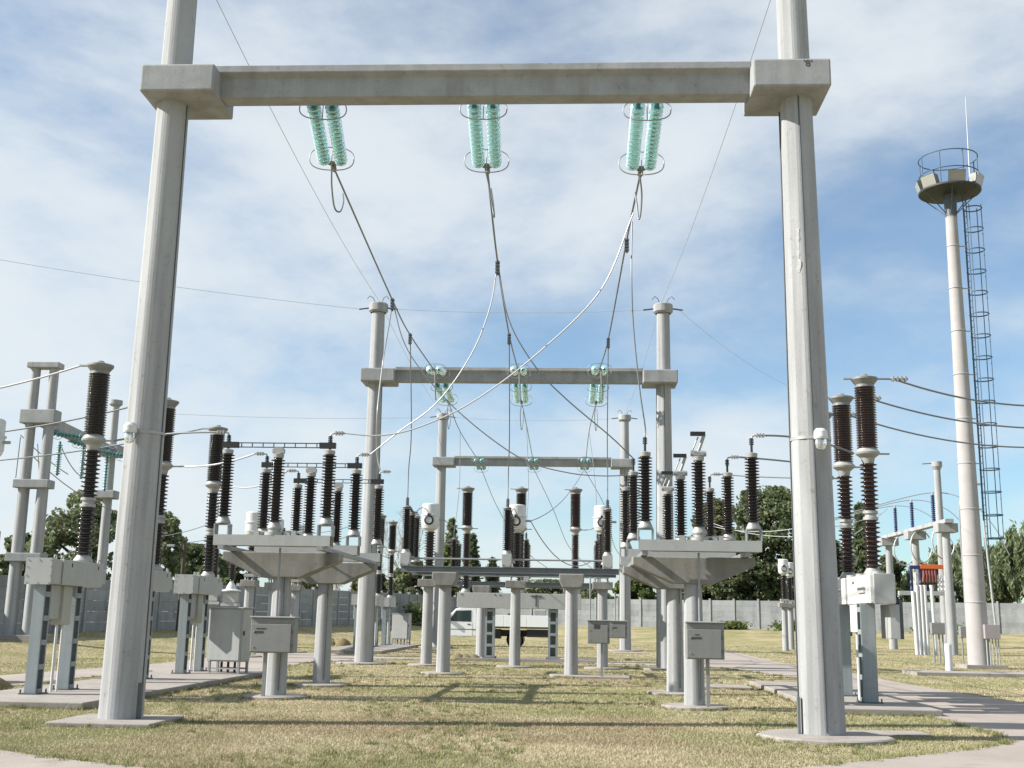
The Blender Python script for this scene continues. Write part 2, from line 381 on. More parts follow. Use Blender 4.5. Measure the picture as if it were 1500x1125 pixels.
def gantry(x0, y, label, sq, full, GW=GW):
    ZU = 10.36 if full else 10.27
    T = thing('portal_gantry', label, 'gantry', (x0+GW/2, y, 0))
    for k, x in enumerate((x0, x0+GW)):
        le = ((-.04, .08)[k] if full else 0.); sg = 1 if k == 0 else -1
        pole_mb(x, y, 0, 13.05, lean=le).build('pole', CONC, T, w=True)
        m = MB()
        hd = .60; z1 = ZU+.50; cx_ = x+(.09 if full and k == 0 else 0); xi, xo = sorted((cx_+sg*.80, cx_-sg*.48))
        m.box(xi, xo, y-hd, y+hd, ZU, z1); m.build('collar', CONCD, T, w=True, bev=.035)
        MB().lathe([(.30, 13.05), (.37, 13.12), (.37, 13.38), (.33, 13.42), (.001, 13.42)], 20, (x, y, 0)).build('pole_cap', CONC, T, w=True)
        footing(MB(), x+le, y-(.12 if full else 0), .80 if sq[k] else 1.0, .08, sq[k]).build('footing', SLAB, T, w=True, bev=.02)
        m = MB()                      # earth-wire fittings at the top
        for s in (-1, 1):
            m.tube([(x+s*.1, y, 13.4), (x+s*.2, y-.1, 13.62), (x+s*.32, y-.2, 13.68), (x+s*.42, y-.2, 13.55)], .014)
            m.cyl((x+s*.36, y, 13.25), (x+s*.75, y, 13.2), .03, n=6)
        m.build('earth_wire_bracket', DSTEEL, T, w=True)
        m = MB(); a = math.radians(182) if x > 0 else math.radians(100)
        pts = [(x+le*(1-z/10.4)+math.sin(a)*(pole_r(z)*hex_f(math.degrees(a))+.006), y+math.cos(a)*(pole_r(z)*hex_f(math.degrees(a))+.006), z) for z in np.linspace(.05, ZU-.02, 12)]
        m.tube(pts, .011, 5)
        if x > 0:
            a = math.radians(284); m.tube([(x+le*(1-z/10.4)+math.sin(a)*(pole_r(z)*hex_f(math.degrees(a))+.012), y+math.cos(a)*(pole_r(z)*hex_f(math.degrees(a))+.012), z) for z in np.linspace(.05, 10.2, 12)], .012, 5)
        m.build('earth_cable', DSTEEL, T, w=True)
        if full and x < 0:
            MB().box(x+.26, x+.31, y-.16, y-.06, .004, .55).build('conduit_cover', DSTEEL, T, w=True)
        if full and x > 0:
            MB().box(x-.315, x-.275, y-.14, y-.07, .004, .55).build('conduit_cover', MSTEEL, T, w=True)
    xa, xb = x0+.78, x0+GW-.78; zt = ZU+.61; zb = ZU+.07
    m = MB()                          # beam: wide top flange, haunch, tall web
    prof = [(-.30, zt), (-.30, zt-.13), (-.18, zt-.20), (-.18, zb), (.18, zb), (.18, zt-.20), (.30, zt-.13), (.30, zt)]
    m.prism([(y+p, q) for p, q in prof], xa, xb, 'x'); m.build('beam', CONCD, T, w=True, bev=.012)
    return T
GX = [-6.96, -7.435, -7.724]; GY = [18.372, 42.215, 66.325]
GN = ['nearest concrete portal gantry whose two tall poles frame the picture', 'middle concrete portal gantry with round capped pole tops', 'farthest and smallest concrete portal gantry seen under the other two']
gant = [gantry(GX[i]-(.10, .09, 0)[i], GY[i], GN[i], (i == 0, False), i == 0, GW+(.10, .18, 0)[i]) for i in range(3)]
# stencilled mark on the right collar of the nearest gantry
def text(s, size, M, m, parent, name='stencil_mark', ext=.0015):
    cu = bpy.data.curves.new(name, 'FONT'); cu.body = s; cu.size = size; cu.align_x = 'CENTER'; cu.align_y = 'CENTER'; cu.extrude = ext
    o = bpy.data.objects.new(name, cu); C.objects.link(o); dg = bpy.context.evaluated_depsgraph_get()
    me = bpy.data.meshes.new_from_object(o.evaluated_get(dg)); bpy.data.objects.remove(o)
    me.materials.clear(); me.materials.append(m)
    o = bpy.data.objects.new(name, me); C.objects.link(o); o.parent = parent; o.matrix_local = Matrix.Translation(-Vector(parent.location)) @ M
    return o
RXF = Matrix.Rotation(math.pi/2, 4, 'X')
text("'8'", .17, Matrix.Translation((GX[0]+GW+.10, GY[0]-.603, 10.76)) @ RXF, TXT, gant[0])
def pole_lamp(x, y, z, side, label):
    T = thing('pole_lamp', label, 'lamp', (x, y, z))
    m = MB(); r = pole_r(z)+.012
    m.lathe([(r, -.025), (r, .025)], 24, (0, 0, 0)); m.build('strap', ALU, T)
    a = math.radians(side); c = Vector((math.sin(a)*(r+.10), math.cos(a)*(r+.10), .0))
    MB().cyl((math.sin(a)*r*.98, math.cos(a)*r*.98, 0), c, .04, .05).build('arm', ALU, T)
    MB().lathe([(.001, .12), (.07, .115), (.105, .07), (.11, -.02), (.10, -.05)], 16, c).build('housing', WHITE, T)
    MB().lathe([(.085, -.05), (.09, -.12), (.07, -.19), (.03, -.22), (.001, -.225)], 16, c, split=False).build('glass_bulb', LAMPG, T)
    return T
pole_lamp(GX[0]-.12, GY[0], 4.53, 193, 'bracketed white lamp strapped to the left pole of the nearest gantry')
pole_lamp(GX[0]+GW+.05, GY[0], 4.53, 170, 'white lamp with clear glass bulb strapped to the right pole of the nearest gantry')
# small scar left on the right pole by an old repair
m = MB(); x, y = GX[0]+GW, GY[0]; vs = []; zz = np.linspace(7.25, 8.0, 14)
for k, z in enumerate(zz):
    a0, a1 = 199+random.uniform(-3, 3), 209+random.uniform(-4, 4)
    for q in (a0, (a0+a1)/2, a1):
        a = math.radians(q); r = pole_r(z)*hex_f(q)+random.uniform(.003, .012); vs.append((x+.08*(1-z/10.4)+math.sin(a)*r, y+math.cos(a)*r, z))
m.add(vs, [(3*k+i, 3*k+3+i, 3*k+4+i, 3*k+1+i) for k in range(13) for i in range(2)])
m.build('repair_patch', mat('fresh_cement', (.42, .42, .41), .9, var=.2, vscale=12, bump=.6, bscale=25), gant[0], w=True)
# twin-pole gantry at the far left, its beam running away from us
TG = thing('twin_pole_gantry', 'twin pole concrete gantry at the left edge with its beam running away from us', 'gantry', (-23.5, 53, .5))
tz = .5
for (x, y) in ((-23.42, 47.6), (-22.6, 47.6)):
    pole_mb(x, y, tz-.3, tz+11.5, lambda z: .28-.007*z, 20).build('pole', CONC, TG, w=True)
pole_mb(-24.3, 58.6, tz-.3, tz+11.9, lambda z: .28-.007*z, 20).build('pole', CONC, TG, w=True)
for z0, z1 in ((9.5, 10.1), (6.72, 7.08), (3.62, 3.98)):
    MB().box(-23.78, -22.24, 47.25, 47.95, z0, z1).build('collar', CONCD, TG, w=True, bev=.03)
MB().box(-23.72, -22.3, 47.3, 47.9, 11.95, 12.2).build('pole_cap', CONC, TG, w=True, bev=.03)
MB().box(-24.8, -23.8, 58.1, 59.1, 9.6, 10.2).build('collar', CONCD, TG, w=True, bev=.03)
MB().box(-24.8, -23.8, 58.1, 59.1, 7.4, 7.8).build('collar', CONCD, TG, w=True, bev=.03)
MB().lathe([(.22, 12.3), (.34, 12.4), (.34, 12.62), (.001, 12.65)], 16, (-24.3, 58.6, 0)).build('pole_cap', CONC, TG, w=True)
ang = math.atan2(-.95, 10.0)
Mb = Matrix.Translation((-23.4, 48.1, 0)) @ Matrix.Rotation(-ang, 4, 'Z')
MB().box(-.22, .22, 0, 10.1, 9.6, 10.15, Mb).build('beam', CONC, TG, w=True, bev=.03)
MB().box(.222, .226, .35, .75, 9.62, 10.12, Mb).build('painted_patch', RUST, TG, w=True, label='faded orange patch painted on the beam')
MB().box(-25, -22, 46.6, 48.6, .1, .62).build('footing', SLAB, TG, w=True)
MB().box(-25.2, -23.4, 57.7, 59.5, .1, .66).build('footing', SLAB, TG, w=True)
# ------------------------------------------------------------------ glass insulator strings
DISC = None
def disc_mesh():
    m = MB()
    m.lathe([(.03, .075), (.05, .07), (.052, .045), (.09, .035), (.128, .012), (.130, .0), (.118, -.012), (.112, -.03), (.10, -.012), (.085, -.035), (.07, -.012), (.03, -.02)], 20, split=False)
    return m
def capmesh():
    return MB().lathe([(.018, .115), (.04, .11), (.045, .072), (.052, .068), (.02, .0), (.018, -.03)], 8)
def frame_of(d):
    d = d.normalized(); h = Vector((0, 0, 1)); e = d.cross(h).normalized(); return e, e.cross(d), d
def racetrack(c, e, g, a, bq, n=28):
    pts = []
    for k in range(n):
        t = 2*math.pi*k/n; cx, sy = math.cos(t), math.sin(t)
        pts.append(c+e*(math.copysign(abs(cx)**.75, cx)*a)+g*(math.copysign(abs(sy)**.8, sy)*bq))
    return pts
DM = {}
DGLASS = mat('dark_teal_glass', (.22, .50, .50), .1, trans=.5)
def string_set(A, B, label, group, detail=True, drop=True, nd=15, glass=None):
    """a pair of parallel glass disc strings from A on a beam to the yoke at B"""
    T = thing('insulator_string', label, 'insulator', A, 0, group)
    e, g, d = frame_of(B-A); Ln = (B-A).length; g = -g if g.z < 0 else g
    Rm = Matrix((e, g, d)).transposed().to_4x4()
    sp_ = (Ln-.55)/nd
    ends = MB()
    for s in (-1, 1):
        o = e*(.165*s)
        if detail:
            for k in range(nd):
                p = o+d*(.3+sp_*(k+.5))
                if 'disc' not in DM:
                    DM['disc'] = disc_mesh().build('glass_disc', GLASS, T); q = DM['disc']
                else:
                    q = DM['disc'].copy(); C.objects.link(q); q.parent = T
                q.matrix_local = Matrix.Translation(p) @ Rm
        else:
            m = MB()
            for k in range(nd):
                z = .3+sp_*(k+.5)
                m.lathe([(.03, z-.05), (.128, z-.012), (.125, z+.02), (.03, z+.03)], 12, split=False)
            q = m.build('disc_stack', glass or GLASS, T); q['kind'] = 'stuff'; q.matrix_local = Matrix.Translation(o) @ Rm
        ends.cyl(o+d*.04, o+d*(Ln-.22), .045, n=8)
        ends.cyl(o, o+d*.3, .03, n=6)
    ends.build('cap_and_pin_core', mat('dark_teal_core', (.02, .16, .18), .4), T)
    m = MB(); c = d*(Ln-.2)
    m.add([c+e*x+d*y+g*z for x, y, z in ((-.22, -.06, .012), (.22, -.06, .012), (.05, .1, .012), (-.05, .1, .012), (-.22, -.06, -.012), (.22, -.06, -.012), (.05, .1, -.012), (-.05, .1, -.012))],
          [(0, 1, 2, 3), (7, 6, 5, 4), (0, 4, 5, 1), (1, 5, 6, 2), (2, 6, 7, 3), (3, 7, 4, 0)])
    m.cyl(c+d*.08, c+d*.32, .035, n=8)
    for k in range(4): m.cyl(c+d*(.14+.045*k)-e*.05, c+d*(.14+.045*k)+e*.05, .018, n=6)
    m.build('yoke_plate', MSTEEL, T)
    for cc, (a, bq) in ((d*.42, (.42, .21)), (d*(Ln-.42), (.43, .25))):
        m = MB(); m.tube(racetrack(cc-g*.03, e, g, a, bq), .011, 6, closed=True)
        m.tube([cc+g*(bq-.03), cc, cc-g*(bq+.02)], .009, 5)
        m.build('grading_ring', STEEL, T)
    return T
def wire_thing(name, pts, r, label, cat='cable', group=None, m=None, n=6):
    return tag(MB().tube(pts, r, n).build(name, m or WIRE, None, loc=pts[0]), label, cat, group)
def crv(pts, k=8):
    P = [Vector(p) for p in pts]; P = [P[0]*2-P[1]]+P+[P[-1]*2-P[-2]]; out = []
    for i in range(1, len(P)-2):
        p0, p1, p2, p3 = P[i-1:i+3]
        for a in range(k):
            t_ = a/k; out.append(.5*((2*p1)+(p2-p0)*t_+(2*p0-5*p1+4*p2-p3)*t_*t_+(3*p1-p0-3*p2+p3)*t_**3))
    out.append(P[-2]); return out
def sag(P, Q, s, n=16):
    P = Vector(P); Q = Vector(Q)
    return [P.lerp(Q, i/n)+Vector((0, 0, -4*s*(i/n)*(1-i/n))) for i in range(n+1)]
PH = ['left', 'middle', 'right']
GA = [(470, 139), (707, 138), (950, 139)]; GB = [(489, 246), (714, 250), (938, 254)]
K, M_, Nn, O_, Oe = [], [], [], [], []
for i in range(3):
    A_ = at(*GA[i], 18.56); B_ = at(*GB[i], 21.15)
    K.append(B_); string_set(A_, B_, 'glass disc insulator pair hung at the %s of the nearest beam' % PH[i], 'glass strings on the nearest beam')
G2F = [(644, 546, 626, 541), (761, 546, 756, 541), (878, 546, 879, 540)]
G2B = [(645, 560, 657, 589), (762, 560, 764, 590), (876, 560, 873, 591)]
for i in range(3):
    u0, v0, u1, v1 = G2F[i]; A_ = at(u0, v0, GY[1]-.25); B_ = at((u0*1+u1)/2+0, v1, GY[1]-2.6)
    M_.append(B_); string_set(A_, B_, 'glass strings reaching towards us from the %s of the middle gantry beam' % PH[i], 'glass strings on the near side of the middle beam')
    u0, v0, u1, v1 = G2B[i]; A_ = at(u0, v0, GY[1]+.25); B_ = at(u1, v1, GY[1]+2.6)
    Nn.append(B_); string_set(A_, B_, 'glass strings hanging away from us beyond the %s of the middle gantry beam' % PH[i], 'glass strings on the far side of the middle beam')
G3 = [(704, 674), (782, 674), (857, 674)]
for i in range(3):
    u, v = G3[i]; A_ = at(u, v, GY[2]-.3); B_ = at(u-3+2*i, v+1, GY[2]-2.6); O_.append(B_)
    string_set(A_, B_, 'small glass strings on the near side of the farthest beam at its %s' % PH[i], 'glass strings on the farthest beam', detail=False)
    B2 = at(u+(2-2*i)*.5, v+13, GY[2]+2.6); Oe.append(B2)
    string_set(at(u, v+2, GY[2]+.3), B2, 'small glass strings beyond the %s of the farthest beam' % PH[i], 'glass strings behind the farthest beam', detail=False)
# hanging and horizontal strings of the twin-pole gantry
for i, (u, v0, v1, Y) in enumerate(((88, 650, 695, 50.6), (123, 655, 700, 53.4), (158, 662, 718, 56.2))):
    A_ = at(u, v0, Y); B_ = at(u, v1, Y)
    T = thing('hanging_string', 'teal string hanging under the far left beam, %s one' % ['nearest', 'middle', 'farthest'][i], 'insulator', A_, 0, 'strings under the far left beam')
    m = MB(); Ln = A_.z-B_.z; nd = 13
    for k in range(nd):
        z = -Ln*(k+.5)/nd; m.lathe([(.03, z+.05), (.14, z-.01), (.13, z-.03), (.03, z-.02)], 10, split=False)
    q = m.build('disc_stack', DGLASS, T); q['kind'] = 'stuff'
    MB().cyl((0, 0, .1), (0, 0, -Ln-.05), .05, n=6).build('core', mat('dark_teal_core', (.02, .16, .18), .4), T)
for i, Y in enumerate((50.2, 53.0, 55.8)):
    A_ = Vector((-23.6-.095*(Y-48), Y, 9.55)); B_ = A_+Vector((2.2, -.3, -.35))
    string_set(A_, B_, 'level glass strings on the right side of the far left beam, %s pair' % ['nearest', 'middle', 'farthest'][i], 'level strings on the far left beam', detail=False, nd=9, glass=DGLASS)
# ------------------------------------------------------------------ porcelain, breakers
def sheds(m, z0, z1, rc, rs, n, seg=16):
    prof = [(rc, z0)]; h = (z1-z0)/n
    for k in range(n):
        z = z0+h*k; prof += [(rc, z+h*.18), (rs, z+h*.42), (rs*.99, z+h*.55), (rc, z+h*.80)]
    prof.append((rc, z1)); m.lathe(prof, seg, split=False); return m
def column(T, rings, mp_=PORC, x=0, y=0, z0=2.68, k=1.0):
    """interrupter column: base cone, post insulators, flange, wide chamber, cap"""
    P = lambda m, n, mm: setattr(m.build(n, mm, T), 'location', (x, y, z0))
    P(MB().lathe([(.20, 0), (.20, .05), (.13, .16), (.001, .17)], 16), 'base_flange', ALU)
    zs = 2.47
    if rings:
        P(sheds(MB(), .17, 1.17, .11, .19, 10), 'lower_insulator', mp_)
        P(MB().lathe([(.12, 1.16), (.16, 1.18), (.16, 1.24), (.12, 1.26), (.12, 1.30), (.16, 1.32), (.16, 1.37), (.12, 1.39)], 16), 'joint_ring', ALU)
        P(sheds(MB(), 1.39, 2.42, .11, .185, 11), 'middle_insulator', mp_)
    else:
        P(sheds(MB(), .17, 2.42, .115, .17, 26), 'lower_insulator', mp_)
    P(MB().lathe([(.12, 2.40), (.15, 2.52), (.25, 2.60), (.26, 2.64), (.21, 2.70), (.19, 2.74)], 20), 'flange', ALU)
    P(sheds(MB(), 2.72, 4.10, .182, .226, 25, 20), 'interrupter_chamber', mp_)
    P(MB().lathe([(.20, 4.08), (.20, 4.14), (.285, 4.25), (.285, 4.29), (.10, 4.34), (.06, 4.38), (.001, 4.38)], 20), 'cap', mat('aged_aluminium', (.24, .24, .23), .5, metal=.3, var=.2, vscale=8))
    m = MB(); m.box(.24, .46, -.04, .04, 2.60, 2.63); m.box(-.46, -.26, -.04, .04, 4.26, 4.29)
    P(m, 'terminal_pad', ALU)
def ladder_leg(T, x, y, z0, z1, side=1, front=False, wx=.11, wy=.15):
    """hollow battened leg; the cut-outs show the dark hollow"""
    m = MB(); t_ = .012
    if not front:
        m.box(x-wx, x+wx, y-wy, y-wy+t_, z0, z1); m.box(x-wx, x+wx, y+wy-t_, y+wy, z0, z1)
        m.box(x-side*wx-t_*.5, x-side*wx+t_*.5, y-wy+t_, y+wy-t_, z0, z1)
        for s in (-1, 1): m.box(x+side*wx-t_, x+side*wx, y+s*(wy-.028)-.016, y+s*(wy-.028)+.016, z0, z1)
        z = z0
        while z < z1-.05:
            m.box(x+side*wx-t_+.002, x+side*wx+.002, y-wy+.05, y+wy-.05, z, min(z+.10, z1)); z += .46
    else:
        m.box(x-wx, x-wx+t_, y-wy, y+wy, z0, z1); m.box(x+wx-t_, x+wx, y-wy, y+wy, z0, z1)
        m.box(x-wx+t_, x+wx-t_, y+wy-t_, y+wy, z0, z1)
        for s in (-1, 1): m.box(x+s*(wx-.05)-.04, x+s*(wx-.05)+.04, y-wy, y-wy+t_, z0, z1)
        z = z0
        while z < z1-.05:
            m.box(x-wx+.06, x+wx-.06, y-wy-.002, y-wy+t_-.004, z, min(z+.11, z1)); z += .46
    L_ = m.build('leg', BSTEEL, T)
    m = MB(); m.box(x-wx-.08, x+wx+.08, y-wy-.08, y+wy+.08, z0-.001, z0+.02)
    for a in (-1, 1):
        for b_ in (-1, 1): m.cyl((x+a*(wx+.05), y+b_*(wy+.05), z0), (x+a*(wx+.05), y+b_*(wy+.05), z0+.09), .016, n=6)
    m.build('base_plate', DSTEEL, L_)
def breaker(label, group, loc, mp_=PORC):
    """one pole of the left bank; origin under the column on the slab top"""
    T = thing('circuit_breaker', label, 'circuit breaker', loc, 0, group)
    bx = MB().box(-.26, .26, -1.46, .50, 2.08, 2.58).build('mechanism_box', GREY, T, bev=.012)
    m = MB().box(-.25, .25, -1.98, -1.52, 2.09, 2.57); hb = m.build('drive_head', GREY, T, bev=.012)
    m = MB().box(-.26, .26, -2.0, -1.981, 2.075, 2.585)
    for a in (-.22, 0, .22):
        for z in (2.11, 2.55): m.cyl((a, -2.0, z), (a, -2.012, z), .014, n=6)
    for z in (2.25, 2.42):
        for a in (-.235, .235): m.cyl((a, -2.0, z), (a, -2.012, z), .014, n=6)
    m.build('cover_plate', GREY, hb)
    MB().box(-.22, .22, -1.522, -1.458, 2.12, 2.54).build('joint', DSTEEL, T)
    MB().box(-.17, .17, .50, .88, 2.16, 2.46).build('end_stub', GREY, T, bev=.012)
    for yy in (-1.38, .42, -1.7):
        MB().tube([(.18, yy+.05*math.cos(a), 2.61+.05*math.sin(a)) for a in np.linspace(-.6, math.pi+.6, 9)], .014, 6).build('lifting_eye', ALU, T)
    m = MB()
    for yy in (-1.1, .2): m.box(.26, .263, yy, yy+.05, 2.44, 2.52)
    m.build('bolt_plate', BLACK, T)
    for yy in (-1.72, -.28): ladder_leg(T, 0, yy, .001, 2.08, 1)
    MB().box(-.24, .06, -1.45, -1.0, 1.42, 2.08).build('hanging_box', GREY, T, bev=.01)
    MB().box(-.10, .12, -1.02, -.62, 1.30, 2.079).build('drive_casing', mat('cream_paint', (0.374, 0.367, 0.313), .5, var=.06), T, bev=.02)
    m = MB().cyl((0, -.95, 0), (0, -.95, 1.42), .03, n=8).cyl((.05, -.8, 0), (.05, -.8, 1.3), .025, n=8)
    m.build('conduit', WHITE, T)
    column(T, True, mp_, z0=2.58)
    return T
SZ = .06
b0 = breaker('nearest breaker of the left bank, partly behind the tall left pole', 'breaker poles of the left bank', (-10.37, 24.0, SZ))
copy_tree(b0, (-10.37, 28.25, SZ), 'middle breaker of the left bank seen just right of the tall left pole')
copy_tree(b0, (-10.37, 32.5, SZ), 'third breaker of the left bank, beside the tall grey cabinet')
for k, nm in enumerate(('nearest', 'middle', 'last')):
    copy_tree(b0, (-10.3, 57.2+4.1*k, SZ), 'distant breaker behind the middle gantry left pole, %s of three' % nm)['group'] = 'distant breakers behind the middle gantry pole'
tag(MB().box(-11.4, -8.6, 20.45, 34.6, -.3, SZ).build('breaker_plinth', SLAB, None, bev=.02, loc=(-10.6, 20.45, 0)), 'long concrete plinth under the left bank of breakers', 'plinth')
tag(MB().box(-12.0, -8.8, 54, 68.4, -.3, SZ).build('breaker_plinth', SLAB, None, bev=.02, loc=(-10.6, 54, 0)), 'concrete plinth under the distant breakers behind the middle gantry', 'plinth')
tag(MB().box(4.9, 7.1, 23.1, 33, -.3, SZ).build('breaker_plinth', SLAB, None, bev=.02, loc=(6, 23.1, 0)), 'concrete plinth under the right bank of breakers by the road', 'plinth')
def breaker_right(label, group, loc):
    T = thing('circuit_breaker', label, 'circuit breaker', loc, 0, group)
    MB().box(-.26, .26, -.72, 1.30, 2.02, 2.60).build('mechanism_box', WHITE, T, bev=.012)
    MB().box(-.20, .22, -.80, -.725, 2.0, 2.62).build('end_cover', GREY, T, bev=.012)
    m = MB().box(-.34, -.262, -.35, .35, 2.34, 2.37); m.box(-.30, -.262, -.30, .20, 2.24, 2.29)
    m.build('ledge', WHITE, T)
    m = MB()
    for yy in (.62, .74): m.box(-.266, -.262, yy, yy+.06, 2.44, 2.50)
    m.build('rating_mark', BLACK, T)
    for yy in (-.35, 1.0): m = MB().cyl((0, yy, 2.6), (0, yy, 2.68), .13, n=12); m.build('bushing_seat', ALU, T)
    ladder_leg(T, -.22, -.12, .001, 2.02, -1, wx=.14, wy=.17)
    MB().box(-.30, .0, .25, .95, 1.42, 2.0).build('hanging_box', WHITE, T, bev=.01)
    MB().box(.14, .34, -.64, .1, 1.30, 2.0).build('control_panel', GREY, T, bev=.01)
    MB().box(.342, .42, -.60, .1, 1.30, 2.1).build('panel_door', DSTEEL, T, bev=.01)
    MB().cyl((-.2, .8, 0), (-.2, .8, 1.42), .03, n=8).build('conduit', WHITE, T)
    column(T, True, PORCR, z0=2.60)
    return T
for k, nm in enumerate(('nearest and tallest breaker of the right bank, to the right of the right pole', 'second breaker of the right bank, tight against the right pole', 'third breaker of the right bank, mostly hidden by the right pole')):
    if k == 0: br = breaker_right(nm, 'breaker poles of the right bank', (6.38, 25.0, SZ))
    else: copy_tree(br, (6.38, 25.0+2.22*k, SZ), nm)
# grey cabinet next to the left bank
def cabinet(x, y, z, label, s=1.0, group=None):
    T = thing('control_cabinet', label, 'cabinet', (x, y, z), math.radians(-12), group)
    MB().box(-.48, .48, -.27, .27, .30, 1.72).build('body', GREY, T, bev=.012)
    MB().box(-.52, .52, -.31, .31, 1.721, 1.75).build('roof', GREY, T, bev=.008)
    d_ = MB().box(.481, .500, -.25, .25, .33, 1.69).build('door', GREY, T, bev=.006)
    MB().box(.501, .53, -.2, -.17, 1.0, 1.12).build('handle', BLACK, d_)
    MB().box(-.45, .45, -.288, -.271, .34, 1.68).build('front_panel', GREY, T, bev=.006)
    for a in (-.44, .44):
        for c in (-.23, .23): MB().box(a-.03, a+.03, c-.03, c+.03, 0, .30).build('leg', STEEL, T)
    m = MB()
    for c in (-.23, .23): m.box(-.41, .41, c-.02, c+.02, .10, .14)
    m.build('stretcher', STEEL, T)
    m = MB()
    for a in (-.2, 0, .2): m.cyl((a, 0, .02), (a, 0, .30), .035, n=8)
    m.build('cable_duct', BLACK, T)
    return T
cab = cabinet(-9.35, 31.6, SZ, 'tall grey cabinet on legs beside the left bank of breakers')
copy_tree(cab, (-9.75, 66.4, SZ), 'small distant grey cabinet beside the breakers behind the middle gantry pole')
# ------------------------------------------------------------------ disconnector platforms
def support(x, ys, label, mirror=1):
    T = thing('switch_platform', label, 'platform', (x, ys[0], 0))
    for y in ys:
        hexa(MB(), x, y, [-.3, 2.41], lambda z: .215-.012*z).build('post', CONC, T, w=True)
        hw, bw, zb, zt = 1.24, .42, 2.40, 2.93
        MB().prism([(x-hw, zt), (x-hw, zt-.17), (x-bw, zb), (x+bw, zb), (x+hw, zt-.17), (x+hw, zt)], y-.26, y+.26, 'y').build('crosshead', STAIN, T, w=True, bev=.02)
        footing(MB(), x, y, .68, .06).build('footing', SLAB, T, w=True)
        MB().tube([(x+.1, y-.2, z) for z in np.linspace(.1, 2.4, 4)], .012, 5).build('earth_cable', DSTEEL, T, w=True)
    for s in (-1, 1):
        m = MB(); xx = x+s*1.02
        m.box(xx-.06, xx+.06, 23.15, 30.3, 2.932, 3.015); m.build('rail', STEEL, T, w=True)
    return T
def post_ins(m, z0, z1, n=21): return sheds(m, z0, z1, .082, .15, n, 16)
INS = {}
def insulator(T, x, y, z0, z1, key='a', h=None):
    if key not in INS:
        m = post_ins(MB(), 0, z1-z0); o = INS[key] = m.build('insulator', PORC, T)
    else:
        o = INS[key].copy(); C.objects.link(o); o.parent = T
    o.location = (x, y, z0)
    m = MB().lathe([(.15, -.14), (.15, -.11), (.10, 0), (.08, .01)], 14); q = m.build('base_cone', ALU, T); q.location = (x, y, z0)
    m = MB().lathe([(.085, -.01), (.11, .0), (.12, .08), (.06, .10), (.001, .10)], 12); q = m.build('top_cap', ALU, T); q.location = (x, y, z1)
    return o
def switch(label, group, loc, closed=True, flip=1):
    """three-post rotary disconnector phase on a steel channel along X; origin at ground under its centre"""
    T = thing('disconnect_switch', label, 'switch', loc, 0, group)
    m = MB(); z0, z1 = 3.018, 3.235
    m.box(-1.21, 1.21, -.19, -.175, z0, z1); m.box(-1.21, 1.21, -.175, .19, z1-.015, z1); m.box(-1.21, 1.21, -.175, -.06, z0, z0+.015); m.box(-1.21, 1.21, .175, .19, z0, z1-.0151)
    m.build('channel', GREY, T)
    for s in (-1, 1):
        m = MB(); x = 1.08*s
        m.box(x-.16, x-.13, -.12, .12, z1, z1+.21); m.box(x+.13, x+.16, -.12, .12, z1, z1+.21); m.box(x-.16, x+.16, -.12, .12, z1+.21, z1+.225)
        m.build('bracket', STEEL, T)
        insulator(T, x, 0, 3.61, 4.93)
    m = MB().cyl((0, 0, z1), (0, 0, z1+.06), .2, n=16).cyl((0, 0, z1+.06), (0, 0, z1+.14), .13, n=14)
    for a in (-.35, .30, .42): m.box(a-.05, a+.05, -.08, .08, z1, z1+.10)
    m.cyl((-.5, -.05, z1+.07), (.6, -.05, z1+.07), .022, n=6)
    m.build('turning_gear', ALU, T)
    insulator(T, 0, 0, 3.51, 4.85)
    z = 5.10
    if closed:
        m = MB(); m.box(-.12, .12, -.06, .06, 4.95, 5.04); m.box(-.09, .09, -.05, .05, 5.04, 5.07); m.build('blade_clamp', ALU, T)
        m = MB()
        for zz in (5.075, 5.165): m.box(-.86, .86, -.02, .02, zz-.009, zz+.009)
        for a in np.linspace(-.8, .8, 8): m.box(a-.008, a+.008, -.015, .015, 5.084, 5.156)
        m.build('blade', DSTEEL, T)
    else:
        m = MB(); m.box(-.1, .1, -.08, .08, 4.95, 5.02); m.cyl((-.16, 0, 5.0), (.16, 0, 5.0), .06, n=10)
        m.tube([(-.02, 0, 5.0), (.03, 0, 5.12), (.12, -.05, 5.38)], .035, 8); m.tube([(-.12, 0, 5.05), (.0, -.03, 5.34)], .016, 6)
        m.build('folded_arm', ALU, T)
        m = MB(); m.box(-.16, .14, -.10, 0, 5.36, 5.44); m.build('contact_finger', BLACK, T)
    for s in (-1, 1):
        x = 1.08*s
        m = MB(); m.cyl((x, 0, 5.0), (x, 0, 5.33), .025, n=8)
        if closed: m.box(x-.22 if s > 0 else x-.12, x+.12 if s > 0 else x+.22, -.05, .05, 5.06, 5.18)
        for q in range(4): m.cyl((x-.045, 0, 5.20+.035*q), (x+.045, 0, 5.20+.035*q), .014, n=6)
        m.build('contact_head', BLACK, T)
        m = MB(); m.tube([(x, 0, 5.30), (x+.02*s, 0, 5.37), (x+.08*s, 0, 5.385), (x+.30*s, 0, 5.385)], .02, 8)
        for q in range(3): m.box(x+s*(.12+.06*q)-.014, x+s*(.12+.06*q)+.014, -.045, .045, 5.345, 5.425)
        if closed or s > 0: m.build('terminal_clamp', ALU, T)
    return T
support(-6.15, (24.3, 28.7), 'left concrete platform on two posts carrying three closed switches')
support(2.46, (23.95, 28.3), 'right concrete platform on two posts carrying three open switches')
NFM = ('front', 'middle', 'rear')
